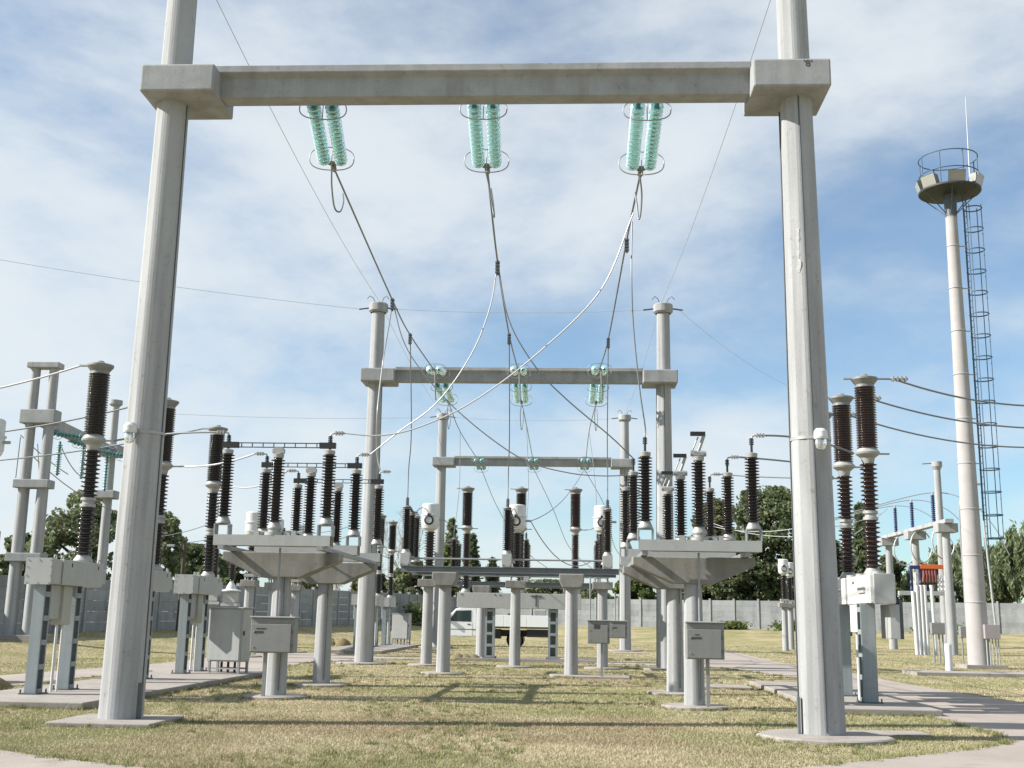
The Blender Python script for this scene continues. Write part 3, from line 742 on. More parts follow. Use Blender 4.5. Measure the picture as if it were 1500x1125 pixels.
for k in range(3):
    nm = '%s closed switch on the left platform with its blade spanning three brown insulators' % NFM[k]
    if k == 0: sL = switch(nm, 'closed switches on the left platform', (-6.17, 23.5, 0))
    else: copy_tree(sL, (-6.2, 23.5+3.2*k, 0), nm)
    nm = '%s open switch on the right platform with a folded arm on its centre insulator' % NFM[k]
    if k == 0: sR = switch(nm, 'open switches on the right platform', (2.54, 23.3, 0), closed=False)
    else: copy_tree(sR, (2.47-.03*(k-1), 23.3+3.2*k, 0), nm)
def control_box(x, y, z0, w, h, d, label, pipe, marks, ztop=3.0, hoodf=.18, post=None, shade=GREYB):
    T = thing('control_box', label, 'control box', (x, y, 0))
    MB().box(-w/2, w/2, -d/2, d/2, z0, z0+h).build('body', shade, T, bev=.012)
    MB().box(-w/2-.02, w/2+.02, -d/2-.05, d/2, z0+h+.001, z0+h+.03).build('lid', GREY, T, bev=.006)
    dr = MB().box(-w/2+.01, w/2-.06, -d/2-.022, -d/2-.002, z0+.02, z0+h*(1-hoodf)).build('door', shade, T, bev=.008)
    m = MB()
    for zz in (z0+.12, z0+h*.6): m.cyl((-w/2+.07, -d/2-.022, zz), (-w/2+.07, -d/2-.034, zz), .018, n=8)
    m.build('lock', ALU, dr)
    m = MB()
    for zz in (z0+.12, z0+h*.55): m.box(w/2-.055, w/2-.035, -d/2-.03, -d/2-.002, zz, zz+.07)
    m.build('hinge', DSTEEL, dr)
    for (a, b_, c, e_) in marks: 
        MB().box(a, b_, -d/2-.026, -d/2-.0225, c, e_).build('worn_nameplate', PLATE, dr)
    if pipe:
        m = MB().cyl((pipe[0], pipe[1], z0+h+.03), (pipe[0], pipe[1], ztop), .024, n=10); m.build('drive_rod', STEEL, T)
    if post is not None:
        m = MB().box(post[0]-.035, post[0]+.035, post[1]-.03, post[1]+.03, -.12, z0); m.build('stand', STEEL, T)
    return T
control_box(-6.12, 23.80, .87, .90, .70, .34, 'grey control box with worn lettering on the post of the left platform', (.02, .0), [(-.33, -.13, 1.34, 1.365), (-.36, -.18, 1.26, 1.305)], post=(-.16, 0))
control_box(2.62, 23.42, .92, .74, .70, .32, 'grey control box with two worn black plates on the right platform post', (-.09, .0), [(-.21, -.12, 1.38, 1.40), (-.27, -.08, 1.31, 1.345)], post=(.06, .05))
control_box(.78, 35.0, .95, .66, .66, .3, 'grey control box on a thin stand at the right of the central switches', (-.25, .1), [(-.14, .04, 1.38, 1.5)], post=(.1, 0), ztop=2.9)
control_box(1.60, 41.1, 1.02, .62, .58, .3, 'smaller grey control box behind and right of the other one by the central switches', (-.1, 0), [(-.2, -.05, 1.36, 1.40)], ztop=2.6)
T = thing('white_control_box', 'white box with sloping top behind the right platform post', 'control box', (3.3, 30.4, 0))
MB().prism([(-.22, 1.05), (.25, 1.05), (.25, 1.35), (.05, 1.62), (-.22, 1.62)], -.2, .2, 'y').build('body', WHITE, T, bev=.01)
MB().box(-.2, .24, -.22, .2, .8, 1.04).build('drawer', GREYB, T, bev=.01)
MB().box(-.04, .04, -.04, .04, -.12, .8).build('stand', STEEL, T)
# ------------------------------------------------------------------ central switches, transformers, breaker
PX = (-5.2, -2.04, 1.07)
def central(y, label, glabel):
    T = thing('switch_support', label, 'platform', (-2, y, 0))
    for x in (-3.93, -.03):
        hexa(MB(), x, y, [-.3, 2.6], lambda z: .215-.01*z).build('post', CONC, T, w=True)
        m = MB().prism([(x-.38, 3.0), (x-.38, 2.78), (x-.28, 2.58), (x+.28, 2.58), (x+.38, 2.78), (x+.38, 3.0)], y-.38, y+.38, 'y'); m.build('post_head', STAIN, T, w=True, bev=.03)
        footing(MB(), x, y, .70, .05).build('footing', SLAB, T, w=True)
    for yy in (y-.1, y+2.35):
        m = MB(); m.box(-5.32, 1.42, yy-.09, yy+.09, 3.002, 3.02); m.box(-5.32, 1.42, yy-.012, yy+.012, 3.021, 3.16); m.box(-5.32, 1.42, yy-.09, yy+.09, 3.161, 3.18)
        m.build('rail', MSTEEL, T, w=True)
    for k, x in enumerate(PX):
        D = thing('vertical_switch', glabel % PH[k], 'switch', (x, y, 0), 0, glabel.split('%s')[0].strip()+' group')
        m = MB(); m.box(-.12, .12, -.2, 2.5, 3.181, 3.21); m.box(-.12, -.1, -.2, 2.5, 3.211, 3.27); m.box(.1, .12, -.2, 2.5, 3.211, 3.27); m.build('channel', STEEL, D)
        MB().box(-.15, .15, -.16, .16, 3.211, 3.58).build('gear_box', GREY, D, bev=.01)
        MB().prism([(.3, 3.21), (.9, 3.21), (.6, 3.5)], -.02, .02, 'x').build('gusset', STEEL, D)
        insulator(D, 0, 0, 3.70, 4.95)
        insulator(D, 0, 1.15, 3.55, 4.85)
        insulator(D, 0, 2.3, 3.55, 4.85)
        m = MB().cyl((0, 0, 5.0), (0, 0, 5.32), .03, n=8)
        for q in range(4): m.cyl((-.05, 0, 5.08+.06*q), (.05, 0, 5.08+.06*q), .025, n=6)
        m.tube([(0, 0, 5.12), (.03, .6, 4.98), (0, 1.15, 4.96), (0, 2.3, 5.05)], .03, 6)
        m.tube([(.06, .2, 5.05), (.08, 1.1, 4.9), (.05, 2.25, 4.98)], .022, 6)
        m.build('contact_arm', DSTEEL, D)
    m = MB().cyl((-5.1, y-.02, 3.42), (1.0, y-.02, 3.42), .028, n=8); m.build('link_rod', STEEL, T, w=True)
    return T
central(35.75, 'central steel rail on two short posts in front of the white transformers', 'vertical brown switch on the central rail, %s phase')
central(50.3, 'second steel rail beyond the central breaker, half hidden', 'distant vertical switch beyond the central breaker, %s phase')
def ct(label, group, loc, post=True, big=1.0, frame=True):
    T = thing('current_transformer', label, 'transformer', loc, 0, group)
    if post:
        hexa(MB(), 0, 0, [-.3, 2.7], lambda z: .205-.01*z).build('post', CONC, T)
        MB().box(-.36, .36, -.3, .3, 2.70, 2.97).build('post_head', STAIN, T, bev=.02)
        footing(MB(), 0, 0, .66, .05).build('footing', SLAB, T)
    m = MB()
    for a in (-.16, .16):
        for c in (-.14, .14): m.cyl((a*1.3, c, 2.97), (a, c, 3.10), .03, n=6)
    m.box(-.24, .24, -.2, .2, 3.10, 3.22); m.build('base_tank', ALU, T)
    sheds(MB(), 3.22, 4.70, .13, .2, 15).build('insulator', PORC, T)
    MB().lathe([(.14, 4.68), (.17, 4.74), (.27, 4.80), (.325, 4.93), (.33, 5.24), (.36, 5.25), (.36, 5.29), (.31, 5.30), (.31, 5.66), (.27, 5.70), (.001, 5.71)], 24).build('head', WHITE, T)
    m = MB(); m.tube([(.15*math.cos(a)-.02, -.345, 5.08+.15*math.sin(a)) for a in np.linspace(0, 2*math.pi, 21)[:-1]], .028, 8, closed=True)
    m.box(-.08, .04, -.38, -.31, 5.20, 5.32); m.build('terminal_ring', BLACK, T)
    MB().lathe([(.001, 0), (.12, 0), (.12, .06)], 16).build('terminal_cover', WHITE, T)
    q = [o for o in C.objects if o.parent == T][-1]; q.rotation_euler = (math.pi/2, 0, 0); q.location = (-.02, -.36, 5.08)
    MB().cyl((.3, 0, 5.12), (.5, 0, 5.12), .04, n=8).build('terminal', ALU, T)
    return T
c0 = ct('white headed transformer on a post behind the central rail, left one', 'white transformers behind the central rail', (PX[0], 41.75, 0))
copy_tree(c0, (PX[1], 41.75, 0), 'white headed transformer on a post behind the central rail, middle one')
copy_tree(c0, (PX[2], 41.75, 0), 'white headed transformer on a post behind the central rail, right one')
for k, (x, y) in enumerate(((-13.0, 46.2), (-12.9, 49.5), (-12.7, 52.8))):
    copy_tree(c0, (x, y, 0), 'white headed transformer seen between the insulators of the left platform, %s' % ('nearest', 'middle', 'farthest')[k], rz=math.pi/2)['group'] = 'white transformers beyond the left platform'
copy_tree(c0, (-14.35, 27.2, .55), 'white transformer head cut off by the left edge of the picture')
copy_tree(c0, (13.3, 74.0, -.1), 'white headed transformer seen just left of the tall right pole')['group'] = 'far right transformers'
copy_tree(c0, (14.4, 78.0, -.1), 'white headed transformer half hidden behind the tall right pole')['group'] = 'far right transformers'
T = thing('circuit_breaker', 'central breaker with three tall columns on one long grey frame', 'circuit breaker', (-2.2, 47.5, 0))
MB().box(-2.5, 2.55, -.25, .25, 2.03, 2.64).build('frame', GREY, T, bev=.012)
m = MB()
for a in (-2.3, -.95, -.75): m.cyl((a, -.25, 2.56), (a, -.265, 2.56), .03, n=8)
m.build('bolt', DSTEEL, T)
m = MB().box(.70, .74, -.27, -.255, 2.12, 2.6).box(.5, .95, -.28, -.255, 2.52, 2.56); m.build('indicator', DSTEEL, T)
for a in (-1.15, 1.42): ladder_leg(T, a, 0, .05, 2.03, front=True, wx=.20, wy=.16)
for k, a in enumerate((-2.19, .05, 2.3)): column(T, False, PORC if k < 2 else PORCR, x=a, z0=2.64, k=1)
MB().box(-4.7, 1.0, 47.0, 48.1, -.2, .05).build('breaker_pad', SLAB, None, loc=(-2.2, 47.5, 0))
tag(bpy.data.objects['breaker_pad'], 'low concrete pad under the central breaker frame', 'pad')
T = thing('voltage_transformer', 'dark column instrument with white cone and tray behind the tall grey cabinet, right one', 'transformer', (-12.35, 41.5, 0), 0, 'voltage transformers behind the grey cabinet')
MB().cyl((0, 0, -.2), (0, 0, 1.9), .09, n=10).build('post', STEEL, T)
MB().box(-.3, .3, -.2, .2, 1.9, 2.0).build('tray', GREY, T)
MB().box(-.24, .24, -.2, .2, 2.0, 2.42).build('tank', GREY, T, bev=.03)
MB().lathe([(.36, 2.42), (.36, 2.46), (.20, 2.50), (.14, 2.64), (.07, 2.75), (.07, 2.82)], 18).build('cone', WHITE, T)
sheds(MB(), 2.80, 4.1, .09, .14, 18).build('insulator', PORC, T)
MB().box(-.16, .16, -.14, .14, 4.1, 4.35).build('top_box', BSTEEL, T)
copy_tree(T, (-13.0, 41.5, .05), 'dark column instrument with white cone and tray behind the tall grey cabinet, left one')
# ------------------------------------------------------------------ conductors
MAINR = .022
def clamp(P, d, label, size=1.0):
    T = MB()
    for k in range(4): T.box(-.05, .05, -.04, .04, -.16+.08*k, -.11+.08*k)
    T.cyl((0, 0, -.2), (0, 0, .16), .03, n=6)
    o = T.build('cable_clamp', DSTEEL, None, loc=(0, 0, 0)); o.location = P; return tag(o, label, 'clamp', 'clamps on the conductors')
CL = [[(575, 440), (601, 491)], [(729, 385), (746, 491)], [(918, 352), (891, 497)]]
PT = {}
for i in range(3):
    P, Q = K[i], M_[i]
    mids = [on(u, v, P, Q) for u, v in CL[i]]; PT[i] = mids
    wire_thing('conductor', crv([P]+mids+[Q], 10), MAINR, '%s overhead conductor from the nearest beam to the middle beam' % PH[i], 'conductor', 'overhead conductors between the first two beams')
    for k, p in enumerate(mids): clamp(p+Vector((0, 0, -.1)), None, '%s conductor clamp on the %s wire between the first two beams' % (('nearer', 'farther')[k], PH[i]))
    Y = K[i].y; u, v = GB[i]
    lp = [K[i]+Vector((-.02, -.1, -.06)), at(u-3, v+28, Y+.05), at(u+1, v+58, Y+.25), at(u+9, v+64, Y+.4), at(u+14, v+50, Y+.6), on(u+13+0*i, v+38, P, mids[0]) if i == 0 else at(u+(8 if i == 1 else -9), v+42, Y+.7)]
    if i == 1: lp = [K[i]+Vector((-.02, -.1, -.06)), at(717, 275, Y+.1), at(721, 300, Y+.2), at(724, 318, Y+.2), at(722, 296, Y+.5), at(719, 276, Y+.6)]
    if i == 2: lp = [K[i]+Vector((-.02, -.1, -.06)), at(940, 285, Y+.1), at(938, 315, Y+.2), at(935, 320, Y+.25), at(933, 300, Y+.4), at(930, 282, Y+.6)]
    wire_thing('tail_loop', crv(lp, 6), .018, 'looped cable tail below the %s string of the nearest beam' % PH[i], 'cable', 'cable tails below the nearest beam')
def dropper(pts, label, m=None, r=.0165): return wire_thing('dropper_cable', crv(pts, 8), r, label, 'cable', 'dropper cables to the switches', m)
def plane_pts(P, Q, uv): return [on(u, v, P, Q) for u, v in uv]
# to the left platform
T1 = Vector((-6.17+1.38, 23.5, 5.385)); T2 = Vector((-6.2+1.38, 26.7, 5.385)); T3 = Vector((-6.2+1.10, 29.9, 5.40))
P = PT[2][0]+Vector((.0, -.5, .25)); P = on(928, 312, K[2], PT[2][0])
dropper([P]+plane_pts(P, T1, [(880, 425), (785, 520), (690, 590), (610, 627), (555, 638)])+[T1], 'long pale cable sweeping from the right conductor to the front switch of the left platform', WIREL)
P = PT[1][0]
dropper([P]+plane_pts(P, T2, [(718, 450), (690, 520), (640, 590), (585, 632)])+[T2], 'pale cable sweeping from the middle conductor to the second left switch', WIREL)
P = PT[0][0]
dropper([P, at(571, 470, P.y+.4), at(561, 530, P.y+1.0), at(553, 600, T3.y-.8), at(552, 660, T3.y-.1), T3], 'pale cable dropping in front of the middle gantry pole to the rear left switch', WIREL)
# to the right platform
R1 = Vector((2.54-1.08, 23.3, 5.33)); R2 = Vector((2.47-1.08, 26.5, 5.33)); R3 = Vector((2.44-1.08, 29.7, 5.33))
P = on(926, 325, K[2], PT[2][0])
dropper([P, at(925, 400, 23.0), at(928, 480, 23.1), at(937, 570, 23.2), at(945, 625, 23.3), R1], 'dark cable falling from the right conductor to the front switch of the right platform')
P = PT[1][0]
dropper([P]+plane_pts(P, R2, [(746, 470), (785, 538), (830, 585), (895, 640)])+[R2], 'dark cable crossing from the middle conductor to the second right switch')
P = PT[0][0]
dropper([P]+plane_pts(P, R3, [(590, 497), (615, 540), (660, 592), (720, 643), (775, 677), (835, 693), (880, 697)])+[R3], 'dark cable crossing from the left conductor to the rear right switch')
# to the central switches
for i in range(3):
    P = PT[i][1]; Q = Vector((PX[i], 35.75, 5.32))
    dropper([P, P.lerp(Q, .5)+Vector((.0, .6, -.3)), Q+Vector((0, 0, .9)), Q], 'dark cable dropping to the %s central vertical switch' % PH[i])
# second span
CL2 = [(674, 632), (771, 622), (863, 632)]
for i in range(3):
    P, Q = Nn[i], O_[i]; mid = on(*CL2[i], P, Q)
    wire_thing('conductor', crv([P, mid, Q], 10), .02, '%s overhead conductor from the middle beam to the farthest beam' % PH[i], 'conductor', 'overhead conductors between the far beams')
    wire_thing('tail_loop', crv([P, P+Vector((-.05, .1, -.5)), P+Vector((0, .25, -1.05)), P+Vector((.06, .3, -.7)), P+Vector((.04, .4, -.15))], 6), .018, 'looped cable tail below the %s string beyond the middle beam' % PH[i], 'cable', 'cable tails beyond the middle beam')
    Q2 = Vector((PX[i], 50.3, 5.32)); dropper([mid, mid.lerp(Q2, .5)+Vector((.1, 0, -.2)), Q2], 'thin cable dropping to the %s distant vertical switch' % PH[i], r=.014)
    E_ = Oe[i]; dropper([E_, E_+Vector((.8+.3*i, 4, -2.0)), E_+Vector((2.2, 9, -4.2)), E_+Vector((4, 16, -5.4))], 'thin far cable running down beyond the farthest beam, %s phase' % PH[i], r=.02)
    f = M_[i]; wire_thing('tail_loop', crv([f+Vector((.05, .1, 0)), f+Vector((.06, .1, -.35)), f+Vector((.08, .1, -.85)), f+Vector((.1, .1, -1.1))], 5), .03, 'short clamped cable tail hanging at the %s near string of the middle beam' % PH[i], 'cable', 'short tails on the middle beam')
# a pale cross pair of cables from the central transformers
for i, (a, b_) in enumerate(((1, 0), (1, 2), (2, 1))):
    pass
cx = [(Vector((PX[0]+.5, 41.75, 5.12)), Vector((-4.39+.0, 47.5, 5.3)), .15, 'cable from the left white transformer to the central breaker'),
      (Vector((PX[1]+.5, 41.75, 5.12)), Vector((PX[2]-.3, 47.5, 4.0)), .75, 'slack cable from the middle white transformer towards the right'),
      (Vector((PX[1]+.5, 41.75, 5.12)), Oe[2]+Vector((0, -5.5, -.6)), .5, 'pale cable rising from the middle transformer to the far right string'),
      (Vector((.1+.45, 47.5, 5.27)), Vector((PX[2], 46.5, 5.5)), .1, 'short cable at the right column of the central breaker')]
for P, Q, s, lab in cx: wire_thing('jumper_cable', sag(P, Q, s), .018, lab, 'cable', 'jumper cables of the central bay')
for i in range(3):
    P = Vector((PX[i], 35.75+2.3, 5.1)); Q = Vector((PX[i]+.02, 41.4, 5.25)); 
    wire_thing('jumper_cable', sag(P, Q, -.18), .016, 'short cable from the %s vertical switch to its white transformer' % PH[i], 'cable', 'jumper cables of the central bay')
# breaker connections, left bank to left platform and onwards to the left
BY = (24.0, 28.25, 32.5); LT = ((-6.17, 23.5), (-6.2, 26.7), (-6.2, 29.9))
for i in range(3):
    P = Vector((-10.37+.46, BY[i], SZ+2.58+2.62)); Q = Vector((LT[i][0]-1.38, LT[i][1], 5.385))
    wire_thing('jumper_cable', sag(P, Q, (-.05, .10, .22)[i]), .022, 'cable from the %s left bank breaker flange to its switch' % ('nearest', 'middle', 'third')[i], 'cable', 'cables from the left breakers to the switches', WIREL if i else WIRE)
    P = Vector((-10.37-.44, BY[i], SZ+2.58+4.28)); Q = (Vector((-17.5, 24.4, 6.05)), Vector((-19.5, 28.6, 5.85)), Vector((-22., 33.0, 5.75)))[i]
    wire_thing('jumper_cable', sag(P, Q, .32), .022, 'cable leaving the cap of the %s left bank breaker towards the left' % ('nearest', 'middle', 'third')[i], 'cable', 'cables leaving the left breaker caps', WIREL if i == 0 else WIRE)
    m = MB(); 
# right platform to right bank, and onwards right
for i in range(3):
    P = Vector(((2.54, 2.47, 2.44)[i]+1.38, 23.3+3.2*i, 5.385)); Q = Vector((6.38-.30, 25.0+2.22*i, SZ+2.6+2.62))
    wire_thing('jumper_cable', sag(P, Q, (-.10, -.02, .02)[i]), .022, 'cable from the %s open switch to the right bank of breakers' % NFM[i], 'cable', 'cables from the open switches to the right breakers', WIRE if i < 2 else WIREL)
    P = Vector((6.38+.28, 25.0+2.22*i, SZ+2.6+4.28)); Q = at((1560, 1560, 1560)[i], (594, 627, 654)[i], (26.6, 28.9, 31.3)[i])
    wire_thing('jumper_cable', [P]+sag(P+Vector((.35, 0, 0)), Q, (.20, .22, .30)[i]), .022, 'cable leaving the cap of the %s right bank breaker towards the right' % ('nearest', 'second', 'third')[i], 'cable', 'cables leaving the right breaker caps')
    m = MB()
    m.cyl((.18, 0, 0), (.56, 0, 0), .03, n=8)
    for q in range(4): m.box(.22+.09*q, .26+.09*q, -.05, .05, -.05, .05)
    o = m.build('cable_clamp', ALU, None); o.location = P+Vector((.1, 0, 0)); tag(o, 'bolted clamp at the cap of the %s right bank breaker' % ('nearest', 'second', 'third')[i], 'clamp', 'clamps at the right breaker caps')
# earth wires
ZT = 13.42
ew = []
for i in range(2):
    for s, nm in ((0, 'left'), (1, 'right')):
        P = Vector((GX[i]+s*GW, GY[i], ZT)); Q = Vector((GX[i+1]+s*GW, GY[i+1], ZT)); ew.append((P, Q, .35, 'thin earth wire along the %s pole tops, %s span' % (nm, ('near', 'far')[i])))
ew += [(Vector((GX[1]+.7, GY[1], 13.2)), Vector((GX[1]+GW-.7, GY[1], 13.2)), .12, 'thin earth wire across the pole tops of the middle gantry'),
       (Vector((GX[2]+.7, GY[2], 13.2)), Vector((GX[2]+GW-.7, GY[2], 13.2)), .15, 'thin earth wire across the pole tops of the farthest gantry'),
       (at(-60, 370, 40), Vector((GX[1]-.7, GY[1], 13.2)), .15, 'thin earth wire crossing the sky from the left to the middle gantry'),
       (Vector((GX[1]+GW+.7, GY[1], 13.2)), at(1160, 567, 60), .3, 'thin earth wire running down right from the middle gantry'),
       (at(250, 606, 60), Vector((GX[2]-.7, GY[2], 13.2)), .15, 'thin earth wire reaching the farthest gantry from the left')]
for P, Q, s, lab in ew: wire_thing('earth_wire', sag(P, Q, s, 20), .009, lab, 'wire', 'thin earth wires', WIREL, 4)
# extra wires of the far left bay
for k, (a, b_, s) in enumerate((((30, 637, 50), (100, 695, 51), .1), ((30, 640, 50), (23, 700, 50), .05), ((55, 650, 52), (60, 760, 52), -.1), ((88, 650, 53), (122, 700, 54.5), .25), ((40, 660, 51), (200, 755, 60), .6))):
    wire_thing('slack_cable', sag(at(*a), at(*b_), s), .022, ('slack cable from the cut off head to the nearest hanging string', 'near vertical slack cable left of the twin poles', 'near vertical slack cable behind the twin poles', 'short slack cable between two hanging teal strings', 'long slack cable running down right from the twin poles')[k], 'cable', 'slack cables of the far left gantry')
for k, (a, b_, s) in enumerate((((215, 788, 70), (305, 768, 70), .15), ((215, 793, 78), (305, 790, 78), .2), ((420, 781, 70), (545, 760, 60), .3), ((420, 800, 74), (545, 772, 62), .3), ((1040, 770, 80), (1165, 774, 70), .3), ((1040, 765, 84), (1165, 786, 74), .3), ((1220, 772, 76), (1290, 752, 80), .1), ((1240, 790, 74), (1300, 745, 84), .1))):
    wire_thing('distant_cable', sag(at(*a), at(*b_), s), .024, ('thin dark low cable to the left of the third left breaker, upper one', 'thin dark low cable to the left of the third left breaker, lower one', 'distant cable between the left platform insulators, upper one', 'distant cable between the left platform insulators, lower one', 'distant pale cable before the big dark tree, lower at its left end', 'distant pale cable before the big dark tree, higher at its left end', 'short distant cable between the right breaker columns, lower one', 'distant cable running up to the left navy insulator')[k], 'cable', 'distant low cables', WIREL if k > 3 else WIRE)
# ------------------------------------------------------------------ floodlight tower
TW = thing('floodlight_tower', 'tall floodlight tower with round platform and caged ladder', 'tower', (16.85, 49.7, 0))
MB().lathe([(.45, -.1), (.40, 5), (.345, 10), (.29, 15), (.25, 19.6)], 28, split=False).build('pole', mat('pink_concrete', (.39, .365, .355), .85, var=.12, vscale=1.2, bump=.2), TW)
m = MB()
for z in np.arange(2.6, 19.6, 1.95):
    r = .45-.0102*z+.008; m.lathe([(r, z), (r+.012, z+.01), (r+.012, z+.05), (r, z+.06)], 28)
    if z > 6: m.box(r-.02, .62, -.02, .02, z+.01, z+.05)
m.build('band', GREY, TW)
MB().lathe([(.25, 19.5), (.26, 19.9), (.28, 20.3), (.30, 20.66)], 16).build('neck', DSTEEL, TW)
m = MB().lathe([(.3, 20.62), (1.30, 20.70), (1.34, 20.74), (1.34, 20.82), (1.28, 20.83), (.001, 20.83)], 36)
m.build('platform', mat('dark_zinc', (.03, .034, .03), .6, var=.25, vscale=4), TW)
m = MB()
for k in range(6):
    a = 2*math.pi*k/6+.3; m.cyl((.25*math.cos(a), .25*math.sin(a), 19.75), (1.2*math.cos(a), 1.2*math.sin(a), 20.68), .022, n=6)
m.build('strut', DSTEEL, TW)
for z in (21.55, 22.35):
    MB().tube([(1.26*math.cos(a), 1.26*math.sin(a), z) for a in np.linspace(0, 2*math.pi, 41)[:-1]], .026, 6, closed=True).build('rail_hoop', BLUE, TW)
for k in range(8):
    a = 2*math.pi*(k+.25)/8; MB().cyl((1.26*math.cos(a), 1.26*math.sin(a), 20.82), (1.26*math.cos(a), 1.26*math.sin(a), 22.35), .025, n=6).build('baluster', BLUE, TW)
for k, a in enumerate((170, 212, 266, 322, 10, 60, 115)):
    q = math.radians(a); M = Matrix.Translation((1.02*math.cos(q), 1.02*math.sin(q), 21.12)) @ Matrix.Rotation(q-math.pi/2, 4, 'Z') @ Matrix.Rotation(math.radians(-18), 4, 'X')
    m = MB(); vs = [M @ Vector(p) for p in ((-.26, -.05, -.2), (.26, -.05, -.2), (.26, -.05, .2), (-.26, -.05, .2), (-.37, .34, -.30), (.37, .34, -.30), (.37, .34, .30), (-.37, .34, .30))]
    m.add(vs, [(0, 1, 2, 3), (0, 4, 5, 1), (1, 5, 6, 2), (2, 6, 7, 3), (3, 7, 4, 0)]); fl = m.build('floodlight', mat('weathered_zinc', (.17, .17, .145), .55, metal=.3, var=.3, vscale=6), TW)
    m = MB(); m.add([M @ Vector(p) for p in ((-.36, .335, -.29), (.36, .335, -.29), (.36, .335, .29), (-.36, .335, .29))], [(0, 1, 2, 3)]); m.build('lens', mat('frosted_lens', (0.3, 0.29, 0.26), .2), fl)
MB().cyl((1.0, .2, 20.8), (1.05, .2, 25.5), .035, .012, 6).build('lightning_rod', WHITE, TW)
lx0, cyc = .62, .0
m = MB()
for yy in (-.2, .2): m.cyl((lx0, yy, 3.0), (lx0, yy, 20.9), .022, n=6)
m.build('ladder_rail', BLUE, TW)
m = MB()
for z in np.arange(3.1, 20.7, .3): m.cyl((lx0, -.2, z), (lx0, .2, z), .014, n=5)
q = m.build('rung', BLUE, TW); q['kind'] = 'stuff'
arc = [(lx0+.33+.40*math.cos(a), .40*math.sin(a)) for a in np.linspace(math.radians(-150), math.radians(150), 15)]
for z in np.arange(5.3, 20.5, .98):
    MB().tube([(x, y, z) for x, y in arc], .028, 6).build('cage_hoop', BLUE, TW)
for k in (1, 5, 9, 13):
    MB().cyl((arc[k][0], arc[k][1], 5.3), (arc[k][0], arc[k][1], 20.12), .02, n=5).build('cage_strip', BLUE, TW)
MB().box(.10, .72, -.62, -.38, 1.15, 1.72).build('junction_box', mat('mauve_grey_box', (.32, .29, .29), .6, var=.08), TW, bev=.01)
m = MB()
for a in (.18, .30, .42, .55, .66): m.cyl((a, -.5, 0), (a, -.5, 1.15), .03, n=8)
m.cyl((.60, -.45, 1.72), (.40, -.42, 6.0), .045, n=8); m.build('conduit', GREY, TW)
MB().box(-.75, .9, -.75, .75, -.15, .09).build('footing', SLAB, TW)
tag(MB().box(11.9, 22, 41.4, 43.2, -.15, .06).build('concrete_pad', SLAB, None, bev=.01, loc=(14, 42, 0)), 'long pale concrete pad on the grass in front of the floodlight tower', 'pad')
tag(MB().lathe([(.13, 0), (.13, 1.02), (.11, 1.06), (.001, 1.07)], 16).build('white_bollard', PVC, None), 'short white bollard left of the floodlight tower foot', 'bollard').location = (13.7, 43.6, GZ)
# ------------------------------------------------------------------ far right cable terminal
TS = thing('busbar_support', 'row of three short concrete posts with a beam holding navy insulators', 'support', (22.7, 77.6, 0))
ys = (84.3, 77.8, 71.4)
for y in ys:
    MB().lathe([(.30, -.1), (.23, 7.2)], 16, (22.7, y, 0)).build('post', CONC, TS, w=True)
    MB().box(22.1, 23.3, y-.5, y+.5, 7.2, 7.75).build('post_head', CONCD, TS, w=True, bev=.03)
MB().box(22.45, 22.95, 70.6, 85.2, 7.752, 7.98).build('beam', CONC, TS, w=True)
NI = []
for k, (u, v0, v1, Y) in enumerate(((1311, 785, 746, 82.2), (1337, 777, 738, 78.2), (1366, 768, 727, 73.6))):
    b_ = Vector((22.7, Y, 7.98)); NI.append(b_+Vector((0, 0, 1.9)))
    T = thing('post_insulator', 'slim navy post insulator on the short post row, %s one' % ('left', 'middle', 'right')[k], 'insulator', b_, 0, 'navy insulators on the short post row')
    sheds(MB(), .05, 1.75, .085, .14, 14, 10).build('insulator_body', NAVY, T)
    MB().cyl((0, 0, 0), (0, 0, .06), .12, n=10).cyl((0, 0, 1.75), (0, 0, 1.9), .07, n=8).build('metal_fitting', ALU, T)
    wire_thing('arched_cable', crv([NI[k]+Vector((-7, 3, -1.9)), NI[k]+Vector((-3.5, 1.5, -.8)), NI[k], NI[k]+Vector((1.9, -1.2, -.7)), NI[k]+Vector((3.0, -2, -2.3)), NI[k]+Vector((3.6, -2.5, -4.0))], 8), .03, 'thin cable arching over the %s navy insulator' % ('left', 'middle', 'right')[k], 'cable', 'cables arching over the navy insulators')
    c = b_+Vector((.2, -1.0, -1.25))
    wire_thing('coiled_cable', [c+Vector((.85*math.cos(a)*.9, .3*math.cos(a), 1.05*math.sin(a))) for a in np.linspace(.6, 2*math.pi-.1, 24)], .045, 'spare cable coil hanging under the %s navy insulator' % ('left', 'middle', 'right')[k], 'cable', 'cable coils under the short post row', WIREL)
T = thing('lattice_free_pole', 'slender pale pole rising beside the short post row', 'pole', (22.95, 73.2, 0)); T.name = 'slender_pole'
MB().lathe([(.30, -.1), (.20, 11.3)], 16).build('shaft', CONC, T)
MB().lathe([(.22, 11.3), (.33, 11.5), (.33, 11.8), (.001, 11.85)], 14).build('pole_cap', CONC, T)
MB().cyl((-.3, 0, 11.7), (-.9, 0, 11.65), .03, n=6).build('bracket', DSTEEL, T)
T = thing('street_lamp', 'thin lamp post with a bent arm left of the floodlight tower', 'street lamp', (23.2, 70.2, GZ))
MB().tube(crv([(0, 0, 0), (0, 0, 4), (0, 0, 8.4), (.25, 0, 9.3), (1.1, 0, 10.1)], 6), .06, 8).build('pole', STEEL, T)
MB().box(.9, 1.4, -.12, .12, 10.05, 10.2).build('lamp_head', GREY, T, bev=.03)
T = thing('cable_terminal', 'steel rack with orange cover and red cable ends', 'cable terminal', (21.4, 72.2, GZ))
